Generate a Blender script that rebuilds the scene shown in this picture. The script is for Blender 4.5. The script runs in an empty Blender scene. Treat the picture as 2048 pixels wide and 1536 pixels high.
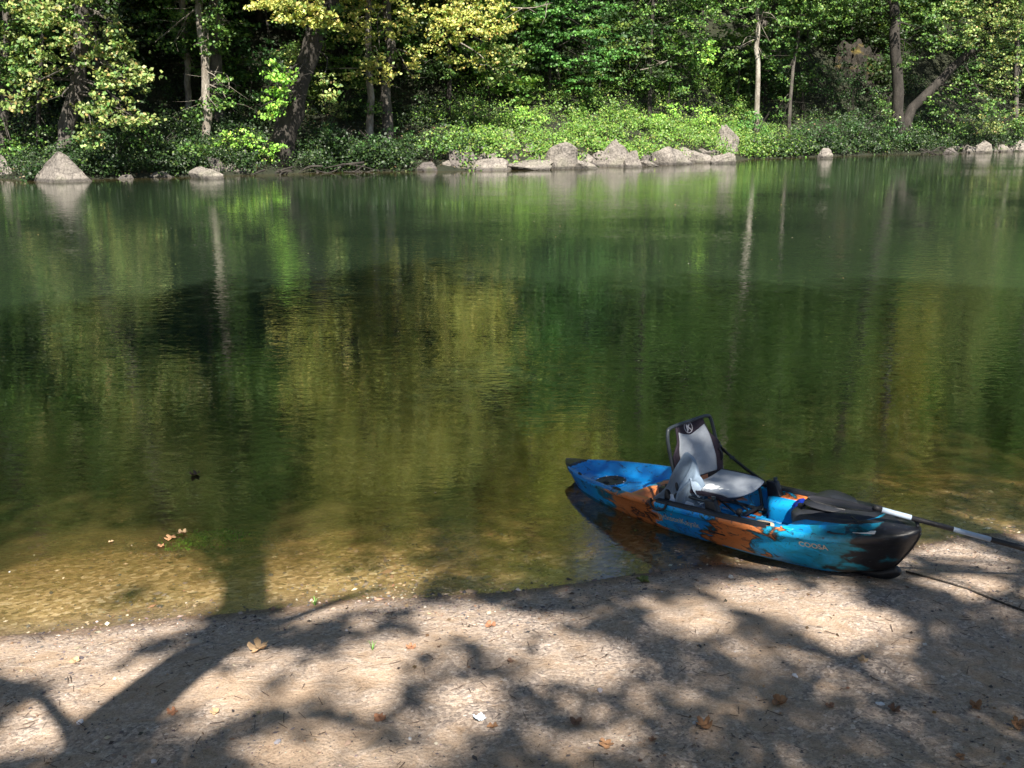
import bpy, bmesh, math, random
import numpy as np
from mathutils import Vector, Matrix, noise
C = bpy.context.scene
COL = C.collection
R = math.radians

# ------------------------------------------------------------------ camera, sky, sun, exposure
FPX, PITCH, CAMH = 2000.0, R(15.5), 3.25
cam_d = bpy.data.cameras.new('camera'); cam = bpy.data.objects.new('camera', cam_d); COL.objects.link(cam)
cam_d.sensor_width = 36; cam_d.lens = 36 * FPX / 2048; cam_d.clip_start = .05; cam_d.clip_end = 1500
cam.location = (0, 0, CAMH); cam.rotation_euler = (math.pi / 2 - PITCH, 0, 0)
C.camera = cam
SUN_EL, SUN_AZ = R(48), R(7)          # light travels towards +Y, swung a little to -X
LD = Vector((-math.sin(SUN_AZ) * math.cos(SUN_EL), math.cos(SUN_AZ) * math.cos(SUN_EL), -math.sin(SUN_EL)))
w = bpy.data.worlds.new('World'); C.world = w; w.use_nodes = True
nt = w.node_tree; bg = nt.nodes['Background']; sky = nt.nodes.new('ShaderNodeTexSky')
sky.sky_type = 'NISHITA'; sky.sun_disc = False; sky.sun_elevation = SUN_EL
sky.sun_rotation = math.atan2(-LD.x, -LD.y); sky.altitude = 200; sky.air_density = 1.0; sky.dust_density = 1.0
nt.links.new(sky.outputs[0], bg.inputs[0]); bg.inputs[1].default_value = .052
sl = bpy.data.lights.new('sun', 'SUN'); sl.energy = 5.0; sl.angle = R(.53); sl.color = (1, .93, .82)
so = bpy.data.objects.new('sun', sl); COL.objects.link(so); so.rotation_euler = LD.to_track_quat('-Z', 'Y').to_euler()
so.location = (0, -20, 40)
C.view_settings.view_transform = 'Standard'; C.view_settings.look = 'None'; C.view_settings.gamma = 1
C.view_settings.use_curve_mapping = False; C.view_settings.exposure = 1.38
C.render.engine = 'CYCLES'
cy = C.cycles
cy.use_denoising = True; cy.max_bounces = 7; cy.diffuse_bounces = 3; cy.glossy_bounces = 3
cy.transmission_bounces = 3; cy.transparent_max_bounces = 6; cy.sample_clamp_indirect = 4
cy.caustics_reflective = False; cy.caustics_refractive = False

SUNK = Vector((LD.x / -LD.z, LD.y / -LD.z))     # ground shift per metre of height

def pix(x, y, z=0.0):
    """a point of the place seen at photo pixel x,y at height z"""
    u = (x - 1024) / FPX; v = (y - 768) / FPX
    d = Vector((u, math.cos(PITCH) - v * math.sin(PITCH), -math.sin(PITCH) - v * math.cos(PITCH)))
    t = (z - CAMH) / d.z
    return Vector((d.x * t, d.y * t, z))
def pixd(x, y, Y):
    """the point at distance Y seen at pixel x,y"""
    u = (x - 1024) / FPX; v = (y - 768) / FPX
    d = Vector((u, math.cos(PITCH) - v * math.sin(PITCH), -math.sin(PITCH) - v * math.cos(PITCH)))
    t = Y / d.y
    return Vector((d.x * t, Y, CAMH + d.z * t))

# ------------------------------------------------------------------ tagging helpers
def tag(o, label=None, cat=None, group=None, kind=None):
    if label: o['label'] = label
    if cat: o['category'] = cat
    if group: o['group'] = group
    if kind: o['kind'] = kind
    return o
def empty(name, loc=(0, 0, 0), rot=(0, 0, 0)):
    o = bpy.data.objects.new(name, None); o.empty_display_size = .2; COL.objects.link(o)
    o.location = loc; o.rotation_euler = rot
    return o
def link(name, me, mat=None, parent=None, smooth=False):
    o = bpy.data.objects.new(name, me); COL.objects.link(o)
    if mat is not None and len(me.materials) == 0: me.materials.append(mat)
    if parent is not None: o.parent = parent
    if smooth: me.polygons.foreach_set('use_smooth', np.ones(len(me.polygons), bool))
    return o
def np_mesh(name, V, F, attrs=None):
    """V (n,3) float, F (m,k) int, all faces with k corners"""
    me = bpy.data.meshes.new(name)
    V = np.asarray(V, np.float32); F = np.asarray(F, np.int32)
    m, k = F.shape
    me.vertices.add(len(V)); me.vertices.foreach_set('co', V.ravel())
    me.loops.add(m * k); me.loops.foreach_set('vertex_index', F.ravel())
    me.polygons.add(m); me.polygons.foreach_set('loop_start', np.arange(0, m * k, k, dtype=np.int32))
    me.polygons.foreach_set('loop_total', np.full(m, k, np.int32))
    if attrs:
        for an, (typ, arr) in attrs.items():
            a = me.attributes.new(an, typ, 'POINT')
            if typ == 'FLOAT_COLOR':
                c4 = np.ones((len(V), 4), np.float32); c4[:, :3] = arr; a.data.foreach_set('color', c4.ravel())
            else: a.data.foreach_set('value', np.asarray(arr, np.float32))
    me.update(calc_edges=True); me.validate()
    return me
def tube_arrays(path, rad, seg=8, caps=True):
    P = np.array([tuple(p) for p in path], float); n = len(P)
    rad = np.full(n, rad) if np.isscalar(rad) else np.array(rad, float)
    T = np.gradient(P, axis=0); T /= np.linalg.norm(T, axis=1)[:, None] + 1e-9
    ref = np.array([0, 0, 1.0]) if abs(T[0][2]) < .9 else np.array([1.0, 0, 0])
    A = np.zeros_like(P); a = np.cross(T[0], ref); a /= np.linalg.norm(a)
    for i in range(n):
        a = a - T[i] * a.dot(T[i]); a /= np.linalg.norm(a) + 1e-9; A[i] = a
    B = np.cross(T, A)
    th = np.linspace(0, 2 * np.pi, seg, endpoint=False)
    V = (P[:, None] + rad[:, None, None] * (np.cos(th)[None, :, None] * A[:, None] + np.sin(th)[None, :, None] * B[:, None])).reshape(-1, 3)
    F = []
    for i in range(n - 1):
        for j in range(seg):
            k = (j + 1) % seg
            F.append((i * seg + j, i * seg + k, (i + 1) * seg + k, (i + 1) * seg + j))
    if caps:
        V = np.vstack([V, P[:1], P[-1:]])
        c0, c1 = len(V) - 2, len(V) - 1
        for j in range(0, seg, 2):
            F.append((c0, (j + 2) % seg, j + 1, j)); b = (n - 1) * seg
            F.append((c1, b + j, b + j + 1, b + (j + 2) % seg))
    return V, np.array(F)
class MB:
    def __init__(s): s.V = []; s.F = []; s.n = 0
    def add(s, V, F):
        V = np.asarray(V, float); F = np.asarray(F, int)
        if F.shape[1] == 3: raise ValueError
        s.V.append(V); s.F.append(F + s.n); s.n += len(V); return s
    def tube(s, path, rad, seg=8): return s.add(*tube_arrays(path, rad, seg))
    def box(s, c, size, M=None, bev=0):
        x, y, z = [q / 2 for q in size]
        V = np.array([(i, j, k) for i in (-x, x) for j in (-y, y) for k in (-z, z)])
        if M is not None: V = V @ np.array(M).T[:3, :3] if np.array(M).shape[0] == 3 else V @ np.array(M.to_3x3()).T
        V = V + np.array(tuple(c))
        return s.add(V, [(0, 1, 3, 2), (4, 6, 7, 5), (0, 4, 5, 1), (2, 3, 7, 6), (0, 2, 6, 4), (1, 5, 7, 3)])
    def grid(s, G):
        G = np.asarray(G, float); a, b = G.shape[:2]
        idx = np.arange(a * b).reshape(a, b)
        F = np.stack([idx[:-1, :-1], idx[1:, :-1], idx[1:, 1:], idx[:-1, 1:]], -1).reshape(-1, 4)
        return s.add(G.reshape(-1, 3), F)
    def build(s, name, mat, parent=None, smooth=True, bevel=0, solid=0, sub=0):
        me = np_mesh(name, np.vstack(s.V), np.vstack(s.F))
        bm = bmesh.new(); bm.from_mesh(me); bmesh.ops.recalc_face_normals(bm, faces=bm.faces); bm.to_mesh(me); bm.free()
        o = link(name, me, mat, parent, smooth)
        if solid: m = o.modifiers.new('s', 'SOLIDIFY'); m.thickness = solid; m.offset = 0
        if bevel: m = o.modifiers.new('b', 'BEVEL'); m.width = bevel; m.segments = 2; m.limit_method = 'ANGLE'; m.angle_limit = R(40)
        if sub: m = o.modifiers.new('u', 'SUBSURF'); m.levels = sub; m.render_levels = sub
        return o

# ------------------------------------------------------------------ materials
def mat(name, build):
    m = bpy.data.materials.new(name); m.use_nodes = True; t = m.node_tree; t.nodes.clear()
    out = t.nodes.new('ShaderNodeOutputMaterial'); build(t, out); return m
def N(t, ty, **kw):
    n = t.nodes.new(ty)
    for k, v in kw.items():
        if k.startswith('i_'):
            key = k[2:]; key = int(key) if key.isdigit() else key.replace('_', ' ')
            n.inputs[key].default_value = v
        else: setattr(n, k, v)
    return n
def L(t, a, b): t.links.new(a, b)
def ramp(t, stops, fac=None, interp='LINEAR'):
    r = N(t, 'ShaderNodeValToRGB'); cr = r.color_ramp; cr.interpolation = interp
    while len(cr.elements) < len(stops): cr.elements.new(.5)
    for e, (p, c) in zip(cr.elements, stops): e.position = p; e.color = (*c, 1) if len(c) == 3 else c
    if fac is not None: L(t, fac, r.inputs[0])
    return r
def g(v): return (v, v, v)
def mix(t, fac, a, b, mode='MIX'):
    m = N(t, 'ShaderNodeMix', data_type='RGBA', blend_type=mode)
    for s, v in ((m.inputs[0], fac), (m.inputs[6], a), (m.inputs[7], b)):
        if hasattr(v, 'is_output') or isinstance(v, bpy.types.NodeSocket): L(t, v, s)
        else: s.default_value = (*v, 1) if isinstance(v, tuple) and len(v) == 3 else v
    return m.outputs[2]
def simple(name, col, rough=.5, bump=0, bscale=60, var=.0, spec=.5, metallic=0, coat=0):
    def b(t, out):
        p = N(t, 'ShaderNodeBsdfPrincipled'); p.inputs['Roughness'].default_value = rough
        p.inputs['Specular IOR Level'].default_value = spec; p.inputs['Metallic'].default_value = metallic
        tc = N(t, 'ShaderNodeTexCoord')
        nz = N(t, 'ShaderNodeTexNoise', i_Scale=bscale, i_Detail=4.0); L(t, tc.outputs['Object'], nz.inputs['Vector'])
        if var:
            n2 = N(t, 'ShaderNodeTexNoise', i_Scale=bscale * .13, i_Detail=5.0); L(t, tc.outputs['Object'], n2.inputs['Vector'])
            r = ramp(t, [(.3, tuple(c * (1 - var) for c in col)), (.7, tuple(min(1, c * (1 + var)) for c in col))], n2.outputs['Fac'])
            L(t, r.outputs[0], p.inputs['Base Color'])
            rr = N(t, 'ShaderNodeMapRange', i_3=max(.05, rough - .12), i_4=min(1, rough + .15)); L(t, nz.outputs['Fac'], rr.inputs[0]); L(t, rr.outputs[0], p.inputs['Roughness'])
        else: p.inputs['Base Color'].default_value = (*col, 1)
        if bump:
            bn = N(t, 'ShaderNodeBump', i_Strength=bump, i_Distance=.004); L(t, nz.outputs['Fac'], bn.inputs['Height']); L(t, bn.outputs[0], p.inputs['Normal'])
        L(t, p.outputs[0], out.inputs[0])
    return mat(name, b)

def leaf_mat(name, trans=.24, rough=.5, randhue=True):
    def b(t, out):
        at = N(t, 'ShaderNodeAttribute', attribute_name='Col')
        col = at.outputs['Color']
        if randhue:
            oi = N(t, 'ShaderNodeObjectInfo')
            hs = N(t, 'ShaderNodeHueSaturation')
            mr = N(t, 'ShaderNodeMapRange', i_3=.47, i_4=.515); L(t, oi.outputs['Random'], mr.inputs[0]); L(t, mr.outputs[0], hs.inputs['Hue'])
            mv = N(t, 'ShaderNodeMapRange', i_3=.75, i_4=1.25); L(t, oi.outputs['Random'], mv.inputs[0]); L(t, mv.outputs[0], hs.inputs['Value'])
            L(t, col, hs.inputs['Color']); col = hs.outputs[0]
        d = N(t, 'ShaderNodeBsdfPrincipled', i_Roughness=rough); L(t, col, d.inputs['Base Color']); d.inputs['Specular IOR Level'].default_value = .45
        tr = N(t, 'ShaderNodeBsdfTranslucent')
        c2 = mix(t, 1.0, col, (1.25, 1.25, .55), 'MULTIPLY'); L(t, c2, tr.inputs[0])
        mx = N(t, 'ShaderNodeMixShader', i_0=trans); L(t, d.outputs[0], mx.inputs[1]); L(t, tr.outputs[0], mx.inputs[2])
        L(t, mx.outputs[0], out.inputs[0])
    return mat(name, b)
M_LEAF = leaf_mat('leaf'); M_LEAF_FIX = leaf_mat('leaf_fixed', randhue=False)
M_HERB = leaf_mat('herb', trans=.25, randhue=False)

def bark_mat(name, c1, c2, c3, scale=3.0):
    def b(t, out):
        tc = N(t, 'ShaderNodeTexCoord'); mp = N(t, 'ShaderNodeMapping'); mp.inputs['Scale'].default_value = (1, 1, .35); L(t, tc.outputs['Object'], mp.inputs[0])
        n1 = N(t, 'ShaderNodeTexNoise', i_Scale=scale, i_Detail=6.0, i_Roughness=.65); L(t, mp.outputs[0], n1.inputs['Vector'])
        n2 = N(t, 'ShaderNodeTexNoise', i_Scale=scale * 9, i_Detail=5.0); L(t, mp.outputs[0], n2.inputs['Vector'])
        r = ramp(t, [(.36, c1), (.48, c2), (.6, c3)], n1.outputs['Fac'])
        c = mix(t, n2.outputs['Fac'], r.outputs[0], tuple(q * .35 for q in c2))
        p = N(t, 'ShaderNodeBsdfPrincipled', i_Roughness=.9); L(t, c, p.inputs['Base Color'])
        bn = N(t, 'ShaderNodeBump', i_Strength=.9, i_Distance=.04); L(t, n2.outputs['Fac'], bn.inputs['Height']); L(t, bn.outputs[0], p.inputs['Normal'])
        L(t, p.outputs[0], out.inputs[0])
    return mat(name, b)
M_BARK_PALE = bark_mat('pale_bark', (.16, .13, .10), (.34, .30, .25), (.58, .54, .47))
M_BARK_DARK = bark_mat('dark_bark', (.02, .017, .014), (.042, .036, .03), (.085, .074, .063))  # dark bark, deepened further to carry the shade the trunks stand in
M_BARK_MID = bark_mat('grey_bark', (.05, .043, .036), (.105, .093, .08), (.20, .18, .155))

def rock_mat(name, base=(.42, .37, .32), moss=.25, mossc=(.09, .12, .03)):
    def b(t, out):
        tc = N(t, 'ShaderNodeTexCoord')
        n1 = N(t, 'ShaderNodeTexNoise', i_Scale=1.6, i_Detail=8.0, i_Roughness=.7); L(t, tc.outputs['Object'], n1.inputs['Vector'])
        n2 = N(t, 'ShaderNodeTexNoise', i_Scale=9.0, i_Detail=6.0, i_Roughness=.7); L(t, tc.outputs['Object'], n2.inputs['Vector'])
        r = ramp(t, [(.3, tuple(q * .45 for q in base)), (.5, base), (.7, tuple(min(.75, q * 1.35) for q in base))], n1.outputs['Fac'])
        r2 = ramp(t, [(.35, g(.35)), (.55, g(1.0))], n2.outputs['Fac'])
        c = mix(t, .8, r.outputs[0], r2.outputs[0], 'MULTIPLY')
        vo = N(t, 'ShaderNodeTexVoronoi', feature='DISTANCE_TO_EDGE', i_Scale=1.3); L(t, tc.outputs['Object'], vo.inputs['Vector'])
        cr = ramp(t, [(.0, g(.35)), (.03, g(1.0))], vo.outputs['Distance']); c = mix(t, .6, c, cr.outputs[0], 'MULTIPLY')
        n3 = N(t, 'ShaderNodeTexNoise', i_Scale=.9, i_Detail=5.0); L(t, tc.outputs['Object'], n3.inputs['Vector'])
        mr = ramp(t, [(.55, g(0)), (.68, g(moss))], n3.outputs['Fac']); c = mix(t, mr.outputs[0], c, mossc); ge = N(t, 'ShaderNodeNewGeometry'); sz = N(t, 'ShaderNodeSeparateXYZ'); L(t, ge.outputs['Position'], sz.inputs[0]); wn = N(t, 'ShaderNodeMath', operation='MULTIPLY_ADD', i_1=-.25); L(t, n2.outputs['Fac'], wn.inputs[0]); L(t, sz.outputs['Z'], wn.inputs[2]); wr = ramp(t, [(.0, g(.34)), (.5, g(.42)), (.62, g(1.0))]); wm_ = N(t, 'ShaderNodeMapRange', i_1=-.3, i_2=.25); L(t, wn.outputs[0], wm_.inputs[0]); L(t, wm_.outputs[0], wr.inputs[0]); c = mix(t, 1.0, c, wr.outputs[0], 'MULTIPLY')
        p = N(t, 'ShaderNodeBsdfPrincipled', i_Roughness=.85); L(t, c, p.inputs['Base Color'])
        bn = N(t, 'ShaderNodeBump', i_Strength=1.0, i_Distance=.12); ad = N(t, 'ShaderNodeMath', operation='ADD'); L(t, n1.outputs['Fac'], ad.inputs[0]); L(t, n2.outputs['Fac'], ad.inputs[1])
        L(t, ad.outputs[0], bn.inputs['Height']); L(t, bn.outputs[0], p.inputs['Normal'])
        L(t, p.outputs[0], out.inputs[0])
    return mat(name, b)
M_ROCK = rock_mat('limestone', (.29, .26, .23)); M_ROCK_DARK = rock_mat('weathered_stone', (.16, .14, .13), .5); M_CLIFF = rock_mat('shade_dark_mossy_outcrop', (.03, .025, .018), .95, (.16, .12, .025))  # outcrop: wood shade put into near-black base; ochre patches are moss and sun dapples

def sand_build(t, out):
    geo = N(t, 'ShaderNodeNewGeometry'); P = geo.outputs['Position']
    sep = N(t, 'ShaderNodeSeparateXYZ'); L(t, P, sep.inputs[0])
    def noise_(sc, det=4.0, rg=.6, dist=0.0):
        n = N(t, 'ShaderNodeTexNoise', i_Scale=sc, i_Detail=det, i_Roughness=rg, i_Distortion=dist); L(t, P, n.inputs['Vector']); return n.outputs['Fac']
    big = noise_(1.1, 5.0); mid = noise_(5.5, 6.0, .7, .6); fine = noise_(95, 5.0, .75); grain = noise_(420, 2.0)
    c = ramp(t, [(.3, (.34, .24, .165)), (.5, (.47, .35, .255)), (.7, (.56, .435, .33))], mid).outputs[0]
    # gravel and bark debris: dark flecks, denser where 'big' is high
    vo = N(t, 'ShaderNodeTexVoronoi', i_Scale=55.0, i_Randomness=1.0); L(t, P, vo.inputs['Vector'])
    vc = ramp(t, [(.0, (.10, .09, .095)), (.35, (.22, .19, .18)), (.6, (.42, .35, .30)), (.85, (.55, .46, .40)), (1.0, (.75, .70, .66))], vo.outputs['Color'])
    dens = N(t, 'ShaderNodeMath', operation='ADD'); L(t, big, dens.inputs[0]); L(t, mid, dens.inputs[1])
    dn = ramp(t, [(.42, g(.0)), (.58, g(.78))], None); hm = N(t, 'ShaderNodeMath', operation='MULTIPLY', i_1=.5); L(t, dens.outputs[0], hm.inputs[0]); L(t, hm.outputs[0], dn.inputs[0])
    c = mix(t, dn.outputs[0], c, vc.outputs[0])
    fl = ramp(t, [(.36, g(.42)), (.50, g(1.0)), (.64, g(1.1))], fine); c = mix(t, .75, c, fl.outputs[0], 'MULTIPLY')
    gr = ramp(t, [(.3, g(.72)), (.7, g(1.2))], grain); c = mix(t, .8, c, gr.outputs[0], 'MULTIPLY')
    # wet strip at the waterline and golden gravel below it
    wz = N(t, 'ShaderNodeMath', operation='ADD'); wm = N(t, 'ShaderNodeMath', operation='MULTIPLY', i_1=.05); L(t, mid, wm.inputs[0]); L(t, sep.outputs['Z'], wz.inputs[0]); L(t, wm.outputs[0], wz.inputs[1])
    wet = ramp(t, [(.0, g(1)), (.45, g(1)), (.62, g(0))], None)
    mr = N(t, 'ShaderNodeMapRange', i_1=-.06, i_2=.14); L(t, wz.outputs[0], mr.inputs[0]); L(t, mr.outputs[0], wet.inputs[0])
    cw = mix(t, 1.0, c, (.46, .41, .37), 'MULTIPLY')
    c = mix(t, wet.outputs[0], c, cw)
    und = N(t, 'ShaderNodeMapRange', i_1=.0, i_2=-.05); L(t, sep.outputs['Z'], und.inputs[0])
    vo2 = N(t, 'ShaderNodeTexVoronoi', i_Scale=26.0); L(t, P, vo2.inputs['Vector'])
    bedc = ramp(t, [(.0, (.12, .09, .05)), (.4, (.30, .22, .12)), (.7, (.44, .34, .21)), (1.0, (.66, .58, .45))], vo2.outputs['Color'])
    bb = ramp(t, [(.35, (.45, .42, .30)), (.6, (1.1, 1.05, 1.0))], noise_(1.7, 6.0, .65)); bc = mix(t, .85, bedc.outputs[0], bb.outputs[0], 'MULTIPLY')
    c = mix(t, und.outputs[0], c, bc)
    p = N(t, 'ShaderNodeBsdfPrincipled'); L(t, c, p.inputs['Base Color'])
    rg = mix(t, wet.outputs[0], g(.93), g(.5)); L(t, rg, p.inputs['Roughness']); p.inputs['Specular IOR Level'].default_value = .3
    b1 = N(t, 'ShaderNodeBump', i_Strength=.6, i_Distance=.006); L(t, fine, b1.inputs['Height'])
    b2 = N(t, 'ShaderNodeBump', i_Strength=.3, i_Distance=.008); iv = N(t, 'ShaderNodeMath', operation='SUBTRACT', i_0=1.0); L(t, vo.outputs['Distance'], iv.inputs[1]); L(t, iv.outputs[0], b2.inputs['Height']); L(t, b1.outputs[0], b2.inputs['Normal'])
    b3 = N(t, 'ShaderNodeBump', i_Strength=.6, i_Distance=.06); L(t, mid, b3.inputs['Height']); L(t, b2.outputs[0], b3.inputs['Normal'])
    L(t, b3.outputs[0], p.inputs['Normal'])
    L(t, p.outputs[0], out.inputs[0])
M_SAND = mat('river_sand', sand_build)
def soil_build(t, out):
    geo = N(t, 'ShaderNodeNewGeometry'); P = geo.outputs['Position']
    n1 = N(t, 'ShaderNodeTexNoise', i_Scale=.8, i_Detail=8.0, i_Roughness=.7); L(t, P, n1.inputs['Vector'])
    n2 = N(t, 'ShaderNodeTexNoise', i_Scale=6.0, i_Detail=6.0, i_Roughness=.7); L(t, P, n2.inputs['Vector'])
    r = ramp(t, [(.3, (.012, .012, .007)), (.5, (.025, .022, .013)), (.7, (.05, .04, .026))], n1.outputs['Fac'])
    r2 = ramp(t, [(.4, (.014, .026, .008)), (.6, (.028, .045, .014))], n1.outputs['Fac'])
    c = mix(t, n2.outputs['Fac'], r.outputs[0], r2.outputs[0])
    p = N(t, 'ShaderNodeBsdfPrincipled', i_Roughness=.95); L(t, c, p.inputs['Base Color'])
    bn = N(t, 'ShaderNodeBump', i_Strength=1.0, i_Distance=.3); L(t, n2.outputs['Fac'], bn.inputs['Height']); L(t, bn.outputs[0], p.inputs['Normal'])
    L(t, p.outputs[0], out.inputs[0])
M_SOIL = mat('leaf_litter_soil', soil_build)

def water_build(t, out):
    geo = N(t, 'ShaderNodeNewGeometry'); P = geo.outputs['Position']
    at = N(t, 'ShaderNodeAttribute', attribute_name='depth')
    def nz(scale, det, mapscale, loc=(0, 0, 0), dist=0.0):
        mp = N(t, 'ShaderNodeMapping'); mp.inputs['Scale'].default_value = mapscale; mp.inputs['Location'].default_value = loc; mp.inputs['Rotation'].default_value = (0, 0, R(8)); L(t, P, mp.inputs[0])
        n = N(t, 'ShaderNodeTexNoise', i_Scale=scale, i_Detail=det, i_Roughness=.55, i_Distortion=dist); L(t, mp.outputs[0], n.inputs['Vector']); return n.outputs['Fac']
    fine = nz(9.0, 2.0, (.42, 1, 1), dist=.6)
    micro = nz(24.0, 2.0, (.6, 1, 1), (1, 1, 0), .4)
    med = nz(3.6, 2.0, (.6, 1, 1), (5, 3, 0), .4)
    big = nz(.8, 2.0, (.5, 1, 1), (2, 9, 0))
    zone = nz(.16, 3.0, (.5, 1, 1), (7, 1, 0))
    zr = ramp(t, [(.38, g(.35)), (.62, g(1.3))], zone)
    sepp = N(t, 'ShaderNodeSeparateXYZ'); L(t, P, sepp.inputs[0])
    calm = N(t, 'ShaderNodeMapRange', i_1=12.0, i_2=22.0, i_3=1.0, i_4=1.6); L(t, sepp.outputs['Y'], calm.inputs[0])
    zr2 = N(t, 'ShaderNodeMath', operation='MULTIPLY'); L(t, zr.outputs[0], zr2.inputs[0]); L(t, calm.outputs[0], zr2.inputs[1])
    h1 = N(t, 'ShaderNodeMath', operation='MULTIPLY', i_1=.0030); L(t, fine, h1.inputs[0])
    h1b = N(t, 'ShaderNodeMath', operation='MULTIPLY'); L(t, h1.outputs[0], h1b.inputs[0]); L(t, zr2.outputs[0], h1b.inputs[1])
    h2 = N(t, 'ShaderNodeMath', operation='MULTIPLY_ADD', i_1=.0024); L(t, med, h2.inputs[0])
    h2b = N(t, 'ShaderNodeMath', operation='MULTIPLY'); 
    h2.inputs[2].default_value = 0; L(t, h2.outputs[0], h2b.inputs[0]); L(t, zr2.outputs[0], h2b.inputs[1])
    h3 = N(t, 'ShaderNodeMath', operation='MULTIPLY', i_1=.0045); L(t, big, h3.inputs[0])
    a1 = N(t, 'ShaderNodeMath', operation='ADD'); L(t, h1b.outputs[0], a1.inputs[0]); L(t, h2b.outputs[0], a1.inputs[1])
    mf = N(t, 'ShaderNodeMapRange', i_1=6.0, i_2=13.0, i_3=.0011, i_4=0.0); L(t, sepp.outputs['Y'], mf.inputs[0]); h4 = N(t, 'ShaderNodeMath', operation='MULTIPLY'); L(t, micro, h4.inputs[0]); L(t, mf.outputs[0], h4.inputs[1])
    a0 = N(t, 'ShaderNodeMath', operation='ADD'); L(t, h3.outputs[0], a0.inputs[0]); L(t, h4.outputs[0], a0.inputs[1])
    a2 = N(t, 'ShaderNodeMath', operation='ADD'); L(t, a1.outputs[0], a2.inputs[0]); L(t, a0.outputs[0], a2.inputs[1])
    bn = N(t, 'ShaderNodeBump', i_Strength=1.0, i_Distance=1.0); L(t, a2.outputs[0], bn.inputs['Height'])
    fr = N(t, 'ShaderNodeFresnel'); io = N(t, 'ShaderNodeMath', operation='MULTIPLY_ADD', i_1=-.86, i_2=1.87); L(t, geo.outputs['Backfacing'], io.inputs[0]); L(t, io.outputs[0], fr.inputs['IOR']); L(t, bn.outputs[0], fr.inputs['Normal'])
    gl = N(t, 'ShaderNodeBsdfGlossy', i_Roughness=.015); L(t, bn.outputs[0], gl.inputs['Normal']); gl.inputs[0].default_value = (1, 1, 1, 1)
    # suspended silt hides the bed with depth
    e1 = N(t, 'ShaderNodeMath', operation='MULTIPLY', i_1=-2.0); L(t, at.outputs['Fac'], e1.inputs[0])
    e2 = N(t, 'ShaderNodeMath', operation='EXPONENT'); L(t, e1.outputs[0], e2.inputs[0])
    e3 = N(t, 'ShaderNodeMath', operation='SUBTRACT', i_0=1.0); L(t, e2.outputs[0], e3.inputs[1])
    tr = N(t, 'ShaderNodeBsdfTransparent'); 
    tc = ramp(t, [(0, (.97, .96, .90)), (.5, (.80, .70, .49)), (1, (.42, .46, .26))], e3.outputs[0]); L(t, tc.outputs[0], tr.inputs[0])
    df = N(t, 'ShaderNodeBsdfDiffuse'); 
    dc = ramp(t, [(0, (.13, .085, .03)), (.55, (.06, .049, .018)), (.9, (.019, .027, .013)), (1, (.0150, .0260, .0150))], e3.outputs[0]); L(t, dc.outputs[0], df.inputs[0])
    m1 = N(t, 'ShaderNodeMixShader'); L(t, e3.outputs[0], m1.inputs[0]); L(t, tr.outputs[0], m1.inputs[1]); L(t, df.outputs[0], m1.inputs[2])
    m2 = N(t, 'ShaderNodeMixShader'); L(t, fr.outputs[0], m2.inputs[0]); L(t, m1.outputs[0], m2.inputs[1]); L(t, gl.outputs[0], m2.inputs[2])
    L(t, m2.outputs[0], out.inputs[0])
M_WATER = mat('river_water', water_build)

# ------------------------------------------------------------------ numpy noise
_rng = np.random.default_rng(7)
_G = _rng.random((256, 256))
def vnoise(x, y, s):
    x = np.asarray(x) / s; y = np.asarray(y) / s
    xi = np.floor(x).astype(int); yi = np.floor(y).astype(int); fx = x - xi; fy = y - yi
    fx = fx * fx * (3 - 2 * fx); fy = fy * fy * (3 - 2 * fy)
    a = _G[xi % 256, yi % 256]; b = _G[(xi + 1) % 256, yi % 256]; c = _G[xi % 256, (yi + 1) % 256]; d = _G[(xi + 1) % 256, (yi + 1) % 256]
    return (a * (1 - fx) + b * fx) * (1 - fy) + (c * (1 - fx) + d * fx) * fy - .5
def fnoise(x, y, s, o=4):
    r = 0; a = 1
    for i in range(o): r = r + a * vnoise(np.asarray(x) + 31.7 * i, np.asarray(y) + 17.3 * i, s); s *= .5; a *= .5
    return r

# ------------------------------------------------------------------ the shorelines
near_px = [(0, 1275), (150, 1262), (300, 1245), (440, 1232), (560, 1222), (700, 1207), (850, 1197), (1000, 1187), (1100, 1175), (1200, 1160), (1350, 1140), (1600, 1118), (1750, 1104), (1860, 1085), (1960, 1065), (2048, 1066)]
npts = [pix(*p) for p in near_px]
NX = np.array([-90, -30, -9, -5] + [p.x for p in npts] + [6.5, 10, 30, 90.])
NY = np.array([-3, 2.5, 5.1, 5.6] + [p.y for p in npts] + [npts[-1].y + .5, npts[-1].y + 1.4, 12, 30.])
far_px = [(0, 356), (60, 362), (180, 358), (400, 352), (700, 343), (950, 341), (1100, 337), (1300, 330), (1450, 322), (1500, 318), (1750, 309), (2048, 303)]
fpts = [pix(*p) for p in far_px]
FX = np.array([-160, -60] + [p.x for p in fpts] + [60, 160.])
FY = np.array([12, 38] + [p.y for p in fpts] + [88, 120.])
def ynear(x): return np.interp(x, NX, NY)
def yfar(x): return np.interp(x, FX, FY)
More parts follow.
